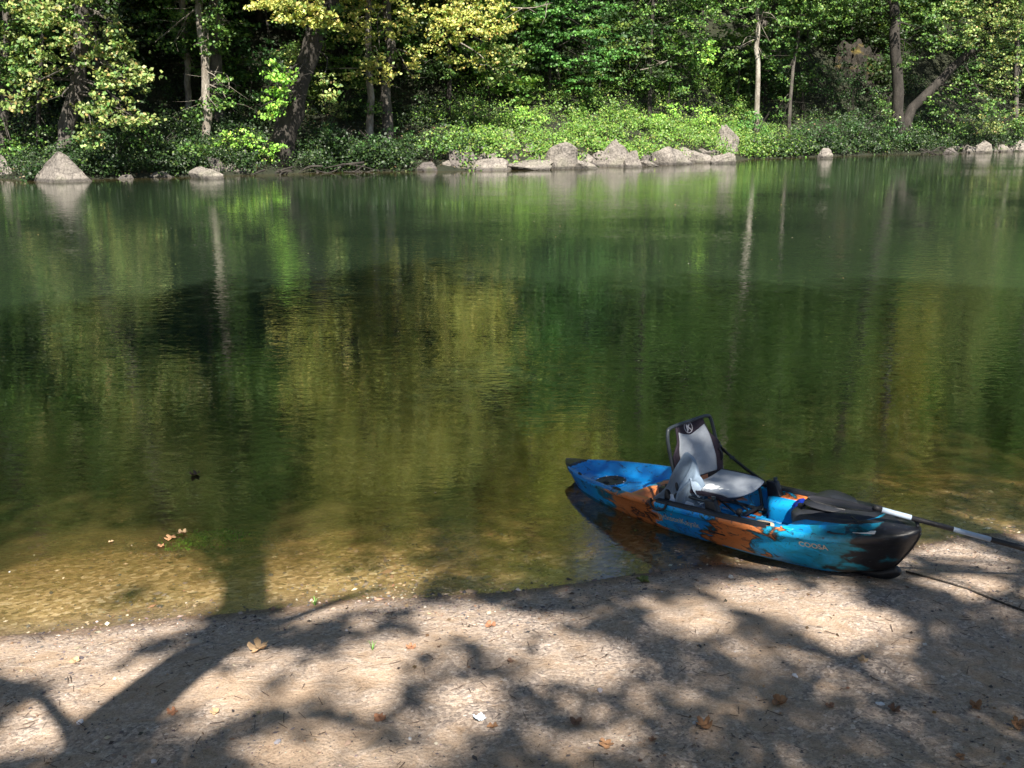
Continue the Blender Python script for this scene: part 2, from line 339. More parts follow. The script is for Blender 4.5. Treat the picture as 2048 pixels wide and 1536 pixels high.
def height(x, y):
    x = np.asarray(x, float); y = np.asarray(y, float)
    s = ynear(x) - y
    zn = np.where(s > 0, .2 * np.clip(s, 0, 1.1) + .09 * np.clip(s - 1.1, 0, None) + .055 * np.clip(s - 2.6, 0, None) ** 2, .13 * s - .022 * s * s)
    zn = np.clip(zn, -2.3, 2.6)
    und = fnoise(x, y, 1.2, 4) * .03 + fnoise(x, y, .22, 3) * .012
    zn = zn + und * np.clip(.35 + np.abs(s) * .6, 0, 1.4)
    t = y - yfar(x)
    zf = np.where(t < 0, .35 * t, .42 * np.clip(t, 0, 1.2) + .23 * np.clip(t - 1.2, 0, 9) + .8 * np.clip(t - 9, 0, 60) + .2 * np.clip(t - 66, 0, 30))
    zf = np.clip(zf, -2.3, 60) + fnoise(x, y, 5, 4) * np.clip(t * .2, 0, 1.6) * .8
    k = np.clip((y - 25) / 4, 0, 1)
    return np.where(t > -9, np.maximum(zf, np.where(y < 25, zn, -2.3)), zn * (1 - k) + -2.3 * k)
def hz(x, y): return float(height(np.array([x]), np.array([y]))[0])

def nonuni(segs):
    out = []
    for a, b, st in segs: out += list(np.arange(a, b, st))
    out.append(segs[-1][1]); return np.array(out)
def make_grid(name, xs, ys, hf):
    X, Y = np.meshgrid(xs, ys, indexing='ij'); Z = hf(X, Y)
    idx = np.arange(X.size).reshape(X.shape)
    F = np.stack([idx[:-1, :-1], idx[1:, :-1], idx[1:, 1:], idx[:-1, 1:]], -1).reshape(-1, 4)
    return np_mesh(name, np.stack([X, Y, Z], -1).reshape(-1, 3), F), X, Y
xs = nonuni([(-170, -50, 6), (-50, -12, 1.2), (-12, -4.5, .3), (-4.5, 4.8, .035), (4.8, 12, .3), (12, 60, 1.2), (60, 171, 6)])
ys = nonuni([(-40, -4, 2), (-4, 3, .4), (3, 9, .035), (9, 16, .25), (16, 34, 1), (34, 90, .7), (90, 172, 5)])
me, X, Y = make_grid('ground', xs, ys, height)
me.materials.append(M_SAND); me.materials.append(M_SOIL)
cy_ = np.empty(len(me.polygons) * 3, np.float32); me.polygons.foreach_get('center', cy_)
me.polygons.foreach_set('material_index', (cy_[1::3] > 22).astype(np.int32))
ground = tag(link('ground', me, None, None, True), kind='structure')
# water surface carries its own depth
wx = nonuni([(-170, -50, 6), (-50, -12, 1.5), (-12, -5, .4), (-5, 6, .07), (6, 12, .4), (12, 60, 1.5), (60, 171, 6)])
wy = nonuni([(-6, 4, 1.0), (4, 12, .07), (12, 30, .8), (30, 100, 1.2), (100, 150, 6)])
WX, WY = np.meshgrid(wx, wy, indexing='ij')
idx = np.arange(WX.size).reshape(WX.shape)
F = np.stack([idx[:-1, :-1], idx[1:, :-1], idx[1:, 1:], idx[:-1, 1:]], -1).reshape(-1, 4)
dep = np.clip(-height(WX, WY), 0, 3)
me = np_mesh('river_water', np.stack([WX, WY, np.zeros_like(WX)], -1).reshape(-1, 3), F, {'depth': ('FLOAT', dep.ravel())})
water = tag(link('water', me, M_WATER, None, True), kind='structure')

# ------------------------------------------------------------------ leaves
def leaf_arrays(Cn, Nr, S, rng, asp=.72):
    n = len(Cn); Nr = Nr / (np.linalg.norm(Nr, axis=1)[:, None] + 1e-9)
    r = rng.normal(size=(n, 3)); T = np.cross(Nr, r); T /= np.linalg.norm(T, axis=1)[:, None] + 1e-9
    B = np.cross(Nr, T); S = S[:, None]
    V = np.stack([Cn + T * S * .5, Cn + B * S * .5 * asp + Nr * S * .08, Cn - T * S * .5, Cn - B * S * .5 * asp + Nr * S * .08], 1)
    return V.reshape(-1, 3), np.arange(4 * n).reshape(n, 4)
def leaf_object(name, Cn, Nr, S, col, mat_, parent=None, rng=None, asp=.72):
    V, F = leaf_arrays(Cn, Nr, S, rng, asp)
    me = np_mesh(name, V, F, {'Col': ('FLOAT_COLOR', np.repeat(col, 4, axis=0))})
    return link(name, me, mat_, parent)
def palette(rng, n, cols, wts, var=.22):
    cols = np.array(cols); k = rng.choice(len(cols), n, p=np.array(wts) / sum(wts))
    return np.clip(cols[k] * (1 + rng.normal(size=(n, 1)) * var) * (1 + rng.normal(size=(n, 3)) * .06), .005, .8)
GREEN = ([(.075, .17, .035), (.12, .23, .045), (.19, .30, .065), (.05, .12, .03)], [4, 4, 2, 2])
YELLOW = ([(.48, .50, .13), (.36, .42, .11), (.62, .58, .18), (.20, .30, .07), (.56, .44, .14)], [4, 3, 3, 3, 1])
SYCA = ([(.18, .27, .075), (.27, .34, .10), (.40, .43, .15), (.10, .19, .05), (.42, .31, .13)], [4, 4, 2, 3, .7])
LIME = ([(.25, .50, .075), (.36, .60, .10), (.17, .36, .06), (.50, .62, .15)], [4, 3, 3, 1])
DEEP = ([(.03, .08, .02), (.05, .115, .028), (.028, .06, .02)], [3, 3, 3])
MAPLE = ([(.085, .23, .05), (.13, .31, .065), (.06, .16, .035)], [3, 3, 3])

def puff(rng, c, rad, n_clump, per, spread=.37, lsize=.17, pal=GREEN, flat=.4, up=.7, hang=0.0):
    """leaf clumps spread through one ellipsoid, thicker towards its outside"""
    d = rng.normal(size=(n_clump, 3)); d /= np.linalg.norm(d, axis=1)[:, None]
    r = rng.random(n_clump) ** .45
    cc = np.array(c) + d * r[:, None] * np.array(rad)
    sc = rng.uniform(.5, 1.35, n_clump)
    tint = 1 + rng.normal(size=n_clump) * .12
    k = np.repeat(np.arange(n_clump), per)
    off = rng.normal(size=(len(k), 3)) * np.array([1, 1, flat]) * spread * .55
    off *= sc[k][:, None]
    if hang: off[:, 2] -= hang * (off[:, 0] ** 2 + off[:, 1] ** 2)
    P = cc[k] + off
    nr = rng.normal(size=(len(k), 3)) * .75 + np.array([0, -.35, up])
    S = rng.uniform(.65, 1.25, len(k)) * lsize
    col = palette(rng, len(k), *pal) * tint[k][:, None]
    return P, nr, S, np.clip(col, .004, .8)
def cat_(parts): return [np.concatenate([p[i] for p in parts]) for i in range(4)]

def curve_pts(pts, n=14):
    P = np.array([tuple(p) for p in pts], float); t = np.linspace(0, len(P) - 1, n)
    if len(P) == 2: return np.array([P[0] * (1 - a) + P[1] * a for a in np.linspace(0, 1, n)])
    out = []
    for a in t:
        i = min(int(a), len(P) - 2); f = a - i
        p0 = P[max(i - 1, 0)]; p1 = P[i]; p2 = P[i + 1]; p3 = P[min(i + 2, len(P) - 1)]
        out.append(.5 * ((2 * p1) + (-p0 + p2) * f + (2 * p0 - 5 * p1 + 4 * p2 - p3) * f * f + (-p0 + 3 * p1 - 3 * p2 + p3) * f ** 3))
    return np.array(out)

def trunk_mesh(rng, path, r0, r1, limbs, flare=1.3, seg=10):
    """one surface per trunk: stem, limbs and twigs"""
    mb = MB(); P = curve_pts(path, 18); t = np.linspace(0, 1, 18)
    rad = r0 + (r1 - r0) * t; rad *= 1 + (flare - 1) * np.exp(-t * 14)
    P[1:-1] += rng.normal(size=(16, 3)) * np.array([1, 1, 0]) * r0 * .25
    mb.tube(P, rad, seg)
    for (a, b, r) in limbs:
        mid = (np.array(a) + np.array(b)) / 2 + rng.normal(size=3) * .25 + np.array([0, 0, .25])
        Q = curve_pts([a, mid, b], 9); mb.tube(Q, np.linspace(r, r * .2, 9), 5)
        for k in range(3):
            i = rng.integers(4, 9); q = Q[i]; e = q + rng.normal(size=3) * np.array([.8, .8, .35])
            mb.tube([q, (q + e) / 2 + rng.normal(size=3) * .08, e], [r * .25, r * .15, r * .05], 4)
    return mb

def tree(name, label, base, path, r0, r1, puffs, bark, pal, lsize=.17, seed=1, group=None, cat='tree', lmat=None, nlimb=None, flat=.4, hang=0.0):
    """path and puffs in world metres; puffs: (centre, radii, clumps, leaves per clump[, palette])"""
    rng = np.random.default_rng(seed)
    t = empty(name, base); tag(t, label, cat, group)
    b = np.array(tuple(base))
    pts = [np.array(tuple(p)) - b for p in path]
    cp = curve_pts(pts, 30)
    limbs = []
    for pf in puffs:
        c = np.array(tuple(pf[0])) - b
        dz = np.abs(cp[:, 2] - (c[2] - .35 * abs(c[0]) if c[2] > 7.5 else c[2] + .7 + .2 * abs(c[0])))
        a = cp[int(np.argmin(dz + .15 * np.linalg.norm(cp[:, :2] - c[:2], axis=1)))]
        for k in range(nlimb or 2):
            e = c + rng.normal(size=3) * np.array(pf[1]) * .45
            limbs.append((a, e, min(.06, max(.022, r0 * .2))))
    tr_ = trunk_mesh(rng, pts, r0, r1, limbs).build('trunk', bark, t)
    if puffs:
        A = cat_([puff(rng, np.array(tuple(pf[0])) - b, pf[1], pf[2], pf[3], pal=(pf[4] if len(pf) > 4 else pal), lsize=lsize, flat=flat, hang=hang) for pf in puffs])
        leaf_object('crown', *A, lmat or M_LEAF_FIX, t, rng)
    return t

# ------------------------------------------------------------------ far bank: placing helpers
def far_pt(px, t, row=330):
    """ground point t metres behind the far waterline, in the direction of photo column px"""
    Y = 50.0
    for _ in range(12):
        p = pixd(px, row, Y); Y = float(yfar(p.x)) + t
    return Vector((p.x, Y, hz(p.x, Y)))
def fpath(cols, Y, base, top=None):
    """stem path through (px,row) pairs at distance Y, carried on above the picture"""
    P = [base - Vector((0, 0, .3))] + [pixd(x, y, Y) for x, y in cols]
    if top is not None:
        d = (P[-1] - P[-2]); d.z = max(d.z, .1); d = d / d.z
        d.x = max(-.25, min(.25, d.x)); n = 3
        for i in range(1, n + 1):
            q = P[len(cols)] + Vector((d.x * .6, 0, 1)) * ((top - P[len(cols)].z) * i / n); P.append(q)
    return P
def pf(px, py, rx, ry, Y, n, per=22, pal=None, rz=None):
    c = pixd(px, py, Y); s = Y / FPX
    r = (rx * s, (rz if rz else max(.6, .7 * rx * s)), ry * s)
    return (c, r, n, per) + ((pal,) if pal else ())
def upper(rng, x, Y, z0, z1, rad, n, clumps=82, per=28, dy=0.0, pal=None):
    out = []; dy = max(dy, -1.6)
    for i in range(n):
        f = (i + .5) / n; z = z0 + (z1 - z0) * f
        rr = rad * (math.sin(math.pi * min(.97, .25 + f * .72)) ** .7)
        a = rng.uniform(0, 6.28); off = rr * rng.uniform(.3, .75)
        c = Vector((x + math.cos(a) * off, Y + math.sin(a) * off * .8 + dy, z))
        out.append((c, (rr * .72, rr * .66, (z1 - z0) / n * .85 + .5), clumps, per) + ((pal,) if pal else ()))
    return out

# (column, metres behind the waterline, stem rows, radii, top, lower sprays, crown, bark, palette, label)
def far_trees():
    R_ = np.random.default_rng(11)
    def mk(px, t, cols, r0, r1, top, low, up, bark, pal, label, lsize=.18, cat='tree', row=330, **k):
        b = far_pt(px, t, row); Y = b.y; top *= 1 + .35 * min(1, max(0, (px - 1200) / 700))
        puffs = [pf(a[0], a[1], a[2], a[3], Y + a[4], a[5], a[6] if len(a) > 6 else 22, a[7] if len(a) > 7 else None) for a in low]
        for q_ in range(3):
            cq = cols[int(R_.integers(0, len(cols)))]; puffs.append(pf(cq[0] + R_.normal() * 14, cq[1] + R_.normal() * 25, 15, 20, Y - .3, 6, 18, GREEN))
        path = fpath(cols, Y, b, top)
        if up:
            n, rad, z0, dy, upal = up
            puffs += upper(R_, path[-2].x, Y, z0, top + 1.5, rad, n, dy=dy, pal=upal)
        return tree('sycamore_tree' if bark is M_BARK_PALE or 'sycamore' in label else 'riverside_tree', label, b, path, r0, r1, puffs, bark, pal, lsize=lsize, seed=int(abs(px) * 7 + t * 3 + 1), cat=cat, group='trees along the far bank', **k)
    # left edge
    mk(4, 3.0, [(6, 250), (10, 120), (14, 0)], .22, .14, 17, [(15, 60, 60, 60, 0, 24), (10, 150, 50, 40, -.5, 14), (50, 200, 40, 34, 0, 10)], (6, 3.4, 8, -1, None), M_BARK_MID, SYCA, 'tree with sun-warmed brown trunk at the left edge of the far bank')
    mk(122, 3.4, [(134, 270), (150, 180), (162, 60), (172, 0)], .40, .30, 22, [(215, 215, 60, 26, -3, 20, 24), (245, 245, 50, 16, -3.2, 14, 22), (290, 238, 44, 9, -3.4, 7, 20), (250, 160, 62, 30, -2.5, 26, 24), (215, 110, 60, 34, -2, 26, 24), (280, 158, 40, 9, -3, 8, 20), (235, 65, 34, 30, -2, 12, 22), (120, 80, 75, 60, -2, 34, 24), (70, 150, 60, 55, -1.5, 24, 22), (100, 20, 80, 30, -2, 24, 24), (185, 270, 34, 22, -2.5, 10, 20), (30, 210, 30, 40, -1.5, 8, 20)], (9, 5.0, 8.5, -3.5, None), M_BARK_MID, SYCA, 'massive pale leaning sycamore trunk behind the pointed rock', lsize=.2)
    mk(75, 2.8, [(77, 250), (80, 150), (84, 40)], .11, .08, 14, [(80, 60, 40, 40, 0, 12)], (3, 2.4, 8, 0, None), M_BARK_DARK, GREEN, 'thin straight dark sapling left of the massive leaning sycamore')
    mk(195, 4.5, [(196, 240), (193, 170), (190, 60)], .12, .09, 15, [(190, 90, 34, 30, 0, 10)], (3, 2.6, 8, 0, None), M_BARK_MID, GREEN, 'slim grey sapling half hidden behind drooping sycamore sprays')
    mk(415, 2.6, [(414, 250), (411, 160), (405, 60), (398, 0)], .22, .15, 19, [(420, 60, 34, 40, -1, 12), (440, 175, 26, 40, -1, 8, 18), (330, 60, 50, 45, 2, 14), (450, 30, 40, 40, -.5, 12), (402, 220, 22, 30, -.5, 6, 18)], (7, 3.6, 9, -3.0, GREEN), M_BARK_PALE, GREEN, 'slender mottled pale trunk with shrubby leaves up its lower stem')
    mk(438, 8.0, [(436, 180), (430, 100), (424, 0)], .34, .25, 20, [], (6, 4.2, 10, -2, GREEN), M_BARK_MID, GREEN, 'thick grey trunk set close behind the slender mottled one', row=250)
    mk(378, 9.5, [(377, 170), (370, 80), (364, 0)], .17, .13, 18, [(372, 50, 30, 40, 0, 8)], (5, 3.4, 9, -1, GREEN), M_BARK_PALE, GREEN, 'pale trunk deep in shade left of the slender mottled trunk', row=250)
    # leaning dark tree with hollow base
    mk(560, 1.4, [(572, 250), (596, 190), (622, 100), (640, 50), (655, 0)], .58, .34, 21, [(600, 25, 80, 26, -3, 34, 26, YELLOW), (530, 8, 50, 16, -3, 16, 24, YELLOW), (650, 45, 34, 16, -3, 10, 24, YELLOW), (560, 160, 42, 36, -2, 18, 22, LIME), (545, 215, 36, 22, -2, 10, 20, LIME), (655, 160, 22, 44, -2, 10, 20), (600, 115, 60, 20, 2, 14)], (9, 5.2, 9, -4.5, YELLOW), M_BARK_DARK, SYCA, 'dark rugged trunk leaning right from a hollow base at the waterline', lsize=.2)
    mk(738, 5.0, [(740, 200), (738, 100), (734, 0)], .2, .15, 20, [(715, 60, 50, 40, -3, 22, 22, YELLOW), (720, 150, 34, 34, -2, 12), (745, 130, 30, 26, -2, 8, 20, YELLOW)], (8, 4.4, 9, -3.5, YELLOW), M_BARK_PALE, YELLOW, 'left one of two straight sunlit trunks above the green slope', row=240)
    mk(772, 5.0, [(774, 200), (776, 100), (772, 0)], .3, .22, 22, [(800, 40, 54, 36, -3, 24, 22, YELLOW), (835, 130, 30, 34, -3, 12, 20, YELLOW), (760, 150, 50, 22, -2.5, 10, 20, YELLOW)], (9, 5.0, 9, -3.5, YELLOW), M_BARK_MID, YELLOW, 'right and thicker of two straight sunlit trunks above the green slope', row=240)
    mk(898, 8.5, [(898, 120), (896, 60), (892, 0)], .12, .1, 18, [(930, 60, 70, 40, -5, 44, 24, YELLOW), (985, 40, 60, 40, -5, 36, 24, YELLOW), (900, 20, 60, 26, -5, 26, 24, YELLOW), (1010, 110, 46, 40, -4, 20, 20, SYCA), (950, 120, 50, 26, -4, 14, 20, YELLOW), (870, 90, 40, 40, -4, 12, 20, YELLOW), (1000, 150, 40, 30, -3, 12, 18, SYCA)], (8, 4.6, 9, -5, YELLOW), M_BARK_DARK, YELLOW, 'thin dark trunk under the brightest yellow foliage', row=230)
    mk(1098, 10, [(1100, 130), (1102, 60), (1100, 0)], .1, .08, 16, [(1100, 70, 55, 18, -2, 18, 24, MAPLE), (1180, 62, 60, 14, -3, 18, 24, MAPLE), (1085, 28, 60, 14, -3, 18, 24, MAPLE), (1160, 122, 66, 13, -2.5, 18, 24, MAPLE), (1075, 96, 30, 12, -3, 9, 22, MAPLE), (1230, 100, 55, 20, -2, 18, 24, MAPLE), (1190, 20, 70, 16, -3, 22, 24, MAPLE), (1150, 165, 60, 20, -1, 16, 22, MAPLE), (1210, 145, 50, 18, -1, 12, 20, MAPLE)], (7, 4.0, 9, -1, MAPLE), M_BARK_DARK, MAPLE, 'young maple with flat layered green boughs above the sunny slope', row=230, flat=.2)
    mk(1300, 9, [(1300, 140), (1304, 60), (1306, 0)], .13, .1, 18, [(1290, 24, 54, 20, -1, 12, 22), (1335, 100, 44, 20, -1, 9, 22), (1270, 160, 40, 20, -1, 10), (1350, 160, 50, 30, 0, 14), (1420, 100, 24, 34, -2, 12, 22, LIME), (1400, 40, 50, 34, -1, 18)], (6, 4.0, 10, 0, GREEN), M_BARK_DARK, GREEN, 'slight tree lost in leaves behind the brightest herbs', row=230)
    mk(1514, 3.5, [(1516, 180), (1514, 100), (1517, 50), (1516, 0)], .17, .12, 20, [(1470, 30, 50, 34, -2, 18), (1560, 50, 34, 44, -1, 14), (1470, 110, 34, 34, -1, 12), (1540, 120, 26, 34, 1, 8)], (8, 4.2, 9.5, -2.5, GREEN), M_BARK_PALE, GREEN, 'slim whitish trunk standing right of the bright herbs', row=240)
    mk(1580, 5, [(1582, 180), (1590, 110), (1600, 40), (1606, 0)], .12, .09, 17, [(1600, 60, 40, 40, -1, 16), (1640, 30, 46, 30, -1, 14), (1575, 150, 24, 20, -1, 5)], (6, 3.6, 9, -2, GREEN), M_BARK_MID, GREEN, 'thin bent trunk between the whitish trunk and the rock outcrop', row=240)
    mk(1790, 1.6, [(1796, 240), (1794, 150), (1790, 60), (1787, 0)], .42, .28, 22, [(1760, 20, 40, 26, 1, 10), (1700, -120, 110, 50, -1, 44), (1640, -160, 110, 60, 0, 44), (1760, -200, 110, 60, -2, 44), (1700, 10, 50, 26, 3, 14), (1840, 30, 50, 30, -1, 20), (1820, 120, 30, 30, 0, 8)], (9, 5.0, 10, -4.5, GREEN), M_BARK_DARK, GREEN, 'tall straight dark trunk with flared roots at the right-hand bank')
    mk(1806, 1.8, [(1815, 235), (1850, 190), (1895, 145), (1930, 115), (1975, 70)], .36, .2, 13, [(1900, 80, 60, 44, -1, 30, 24), (1965, 60, 70, 60, -1.5, 46, 24, SYCA), (2010, 150, 60, 50, -2, 36, 24, SYCA), (1940, 160, 46, 40, -1, 20, 22), (2030, 60, 50, 60, -2, 26, 24, SYCA), (1985, 215, 50, 26, -2, 18, 22), (1900, 215, 46, 30, 0, 16, 22)], (5, 4.2, 8, -3.5, SYCA), M_BARK_DARK, GREEN, 'dark trunk leaning hard to the right from the base of the straight one')
    mk(2032, 2.4, [(2032, 230), (2036, 120), (2040, 0)], .2, .15, 18, [(2035, 235, 34, 24, -2, 10, 20, SYCA), (1940, 20, 60, 30, -2, 22), (2020, 10, 50, 30, -2, 20)], (7, 4.4, 8, -3, GREEN), M_BARK_MID, SYCA, 'leafy tree at the right edge of the far bank')
    # two off-frame neighbours that only the river mirrors
    mk(-160, 2, [(-160, 200), (-158, 60), (-150, 0)], .35, .25, 20, [], (8, 5, 5, -2, GREEN), M_BARK_MID, GREEN, 'riverside tree just beyond the left edge of the picture')
    mk(2220, 2, [(2220, 200), (2222, 60), (2224, 0)], .35, .25, 20, [], (8, 5, 5, -2, GREEN), M_BARK_MID, GREEN, 'riverside tree just beyond the right edge of the picture')
far_trees()

# shrubs on the bank
def shrub(px, t, w_, h_, n, pal, label, seed, lift=0.0, lsize=.15, name='shrub', cat='shrub'):
    b = far_pt(px, t); rng = np.random.default_rng(seed); o = empty(name, b); tag(o, label, cat, 'shrubs on the far bank')
    mb = MB()
    for k in range(6):
        a = rng.uniform(0, 6.28); e = np.array([math.cos(a) * w_ * .7, math.sin(a) * w_ * .6, h_ * rng.uniform(.6, 1) + lift])
        mb.tube(curve_pts([(0, 0, -.2), e * .5 + np.array([0, 0, .2]), e], 6), np.linspace(.035, .01, 6), 5)
    mb.build('stem', M_BARK_DARK, o)
    A = cat_([puff(rng, (rng.normal() * w_ * .35, rng.normal() * w_ * .3, lift + h_ * rng.uniform(.35, .8)), (w_ * .65, w_ * .55, h_ * .4), max(4, n // 4), 20, pal=pal, lsize=lsize, spread=.36) for _ in range(4)])
    leaf_object('foliage', *A, M_LEAF_FIX, o, rng)
    return o
SH = [(30, 1.2, 1.2, 1.1, 20, GREEN, 'low bush between the boulders at the left edge of the far bank'),
      (225, 1.5, 1.5, 1.6, 28, DEEP, 'dark shrub right of the pointed rock'),
      (310, 1.4, 1.7, 1.5, 30, GREEN, 'broad green bush above the first flat pale rock'),
      (400, 1.0, 1.3, 1.2, 24, GREEN, 'bush at the foot of the slender mottled trunk'),
      (480, 1.3, 1.4, 1.7, 28, LIME, 'bright bush left of the hollow leaning trunk'),
      (545, .8, .9, 1.3, 18, LIME, 'pale leafy bush growing at the hollow trunk base'),
      (660, 1.5, 1.8, 1.8, 32, DEEP, 'shaded bush right of the hollow leaning trunk'),
      (760, 1.2, 1.6, 1.6, 30, DEEP, 'shaded bush above the tangled roots'),
      (860, 1.0, 1.4, 1.5, 28, GREEN, 'bush overhanging the dark grey shore rocks'),
      (660, 6.5, 2.0, 2.6, 34, SYCA, 'loose olive bush up the slope left of the two straight trunks'),
      (950, 8.0, 2.2, 2.4, 34, GREEN, 'bush on the slope under the yellow foliage'),
      (1040, 7.5, 1.8, 1.5, 26, LIME, 'bright bush high on the sunny slope below the maple'),
      (1320, 7.0, 2.2, 2.0, 34, LIME, 'bright rounded bush topping the sunny slope'),
      (1410, 6.0, 1.9, 1.6, 28, LIME, 'bright bush left of the slim whitish trunk'),
      (1500, 2.4, 1.6, 2.6, 44, MAPLE, 'tall glossy green bush around the slim whitish trunk'),
      (1535, 1.0, 1.2, 1.3, 22, GREEN, 'bush right of the upright boulder by the water'),
      (1620, 1.2, 2.2, 1.8, 40, DEEP, 'dark bush hanging over the small lone rock'),
      (1700, 1.5, 2.2, 2.3, 44, DEEP, 'wide dark bush below the rock outcrop'),
      (1770, 1.2, 1.5, 1.6, 24, DEEP, 'dark bush at the foot of the tall straight trunk'),
      (1880, 1.5, 2.2, 2.4, 44, GREEN, 'green bush under the hard-leaning trunk'),
      (1655, 7.5, 2.3, 4.2, 50, DEEP, 'tall dim bush left of the mossy outcrop'),
      (1700, 6.5, 1.9, 3.2, 40, DEEP, 'dim bush covering the foot of the mossy outcrop'),
      (1600, 9.5, 2.6, 4.0, 50, GREEN, 'rounded bush filling the gap right of the thin bent trunk'),
      (1690, 10, 2.4, 4.6, 50, DEEP, 'tall dark bush on the slope by the mossy outcrop'),
      (1745, 8.5, 1.5, 2.6, 26, GREEN, 'bush in front of the mossy outcrop beside the straight trunk'),
      (1960, 1.6, 2.0, 2.2, 40, SYCA, 'pale-flecked bush above the right-hand shore stones'),
      (2030, 1.4, 1.8, 2.0, 34, GREEN, 'bush at the right edge above the shore stones'),
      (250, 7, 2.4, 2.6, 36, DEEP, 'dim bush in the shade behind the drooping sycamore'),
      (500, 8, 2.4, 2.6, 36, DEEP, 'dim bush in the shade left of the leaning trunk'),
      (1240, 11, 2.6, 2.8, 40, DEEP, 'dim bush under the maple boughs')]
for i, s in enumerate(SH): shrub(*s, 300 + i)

# herbs over the whole bank, nobody could count them
def herbs():
    rng = np.random.default_rng(5); n = 15000
    px = rng.uniform(-160, 2210, n); t = rng.random(n) ** 1.25 * 13 + .15
    Y = np.full(n, 50.0)
    for _ in range(8):
        x = (px - 1024) / FPX * Y * .99; Y = yfar(x) + t
    x = (px - 1024) / FPX * Y * .99
    m0 = 4200; px = np.concatenate([px, rng.uniform(-100, 2150, m0)]); t = np.concatenate([t, rng.uniform(-.1, 1.5, m0)]); Y = np.concatenate([Y, np.full(m0, 50.)]); 
    for _ in range(8):
        x = (px - 1024) / FPX * Y * .99; Y = yfar(x) + t
    n = len(px)
    z = np.maximum(height(x, Y), 0)
    dens = fnoise(x, Y, 2.4, 3) * 1.7 + .45
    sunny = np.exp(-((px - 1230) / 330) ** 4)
    rocky = ((px > 830) & (px < 1480) & (t < 1.6)) | ((px > 1890) & (t < 1.2))
    keep = (rng.random(n) < np.clip(dens + .35 * sunny + .1, .12, 1)) & ~(rocky & (rng.random(n) < .8))
    x, Y, z, px, t, sunny = [q[keep] for q in (x, Y, z, px, t, sunny)]
    hgt = (rng.uniform(.12, .8, len(x)) + (rng.random(len(x)) < .06) * .5) * (1 + 1.0 * fnoise(x, Y, 1.8, 2))
    k = np.repeat(np.arange(len(x)), 17); m = len(k)
    off = rng.normal(size=(m, 3)) * np.array([.2, .2, .12])
    P = np.stack([x[k], Y[k], z[k] + hgt[k]], 1) + off
    P[:, 2] = np.maximum(P[:, 2], z[k] * .0 + .03)
    nr = rng.normal(size=(m, 3)) * .55 + np.array([0, -.55, .7])
    big_ = (fnoise(x, Y, 1.3, 2) + .1 > 0)[k]; S = rng.uniform(.06, .13, m) * np.where(big_, 1.5, .85)
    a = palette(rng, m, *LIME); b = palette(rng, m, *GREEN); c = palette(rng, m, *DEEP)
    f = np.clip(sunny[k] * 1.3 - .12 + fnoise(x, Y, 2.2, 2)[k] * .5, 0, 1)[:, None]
    col = np.where(rng.random((m, 1)) < f, a, np.where(rng.random((m, 1)) < .25 + .4 * sunny[k][:, None], b, c))  # sunlit middle painted as lime leaves, shaded ends as deep green ones
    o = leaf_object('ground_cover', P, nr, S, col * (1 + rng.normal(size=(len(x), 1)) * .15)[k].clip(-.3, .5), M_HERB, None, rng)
    tag(o, 'leafy green herbs covering the slope of the far bank', 'ground cover', kind='stuff')
    # dead leaves, stalks and twigs lying on the bank
    n = 2500; px = rng.uniform(-100, 2150, n); t = rng.random(n) * 9; Y = np.full(n, 50.)
    for _ in range(8):
        x = (px - 1024) / FPX * Y; Y = yfar(x) + t
    z = height(x, Y) + .05
    o = leaf_object('leaf_litter', np.stack([x, Y, z + rng.uniform(0, .1, n)], 1), rng.normal(size=(n, 3)) * .5 + np.array([0, -.3, 1]), rng.uniform(.08, .2, n), palette(rng, n, [(.22, .15, .08), (.33, .25, .15), (.12, .08, .05), (.45, .38, .27)], [3, 2, 3, 1]), M_HERB, None, rng)
    tag(o, 'brown dead leaves littering the wooded far bank', 'leaf litter', kind='stuff')
herbs()

# wood on the hill: five tree shapes, copied with their parts
def hill_wood():
    rng = np.random.default_rng(21); protos = []
    for k in range(5):
        H = [20, 18, 23, 16, 21][k]; rad = [5.2, 4.6, 5.6, 4.4, 5][k]
        pal = [GREEN, GREEN, YELLOW, MAPLE, SYCA][k]
        path = [Vector((0, 0, -.5)), Vector((.2, 0, H * .3)), Vector((-.2, .1, H * .6)), Vector((.1, 0, H * .92))]
        pu = upper(rng, 0, 0, H * .16, H, rad, 11, clumps=52, per=26)
        t = tree('hillside_tree', 'leafy tree standing back in the shaded wood on the far hillside', (0, 0, 0), path, .28, .1, pu, [M_BARK_DARK, M_BARK_MID][k % 2], pal, lsize=.27, seed=900 + k, group='trees in the wood on the hillside', lmat=M_LEAF, nlimb=1)
        protos.append(t)
    spots = []
    for row, t0 in enumerate((13, 20, 28, 37, 47, 58)):
        n = (17, 17, 16, 14, 13, 12)[row]
        for i in range(n):
            px = -420 + 2900 * (i + .5 + rng.uniform(-.35, .35)) / n
            if row == 0 and 1020 < px < 1520: continue
            spots.append((px, t0 + rng.uniform(-2.5, 2.5) + (6 if row == 0 and 1600 < px < 1850 else 0)))
    used = set()
    for (px, t) in spots:
        b = far_pt(px, t, 250); k = int(rng.integers(0, 5)) if not (450 < px < 1150) else int(rng.choice([2, 2, 4, 0]))
        p = protos[k]
        if k in used:
            c = p.copy(); COL.objects.link(c)
            for ch in p.children:
                d = ch.copy(); COL.objects.link(d); d.parent = c
        else: c = p; used.add(k)
        c.location = b; c.rotation_euler = (0, 0, rng.uniform(0, 6.28)); s = (1.4 if t > 42 else 1.15 if t > 24 else 1) * rng.uniform(.85, 1.2) * (1 + .4 * min(1, max(0, (px - 1200) / 800))); c.scale = (s, s, s * rng.uniform(.9, 1.1))
hill_wood()
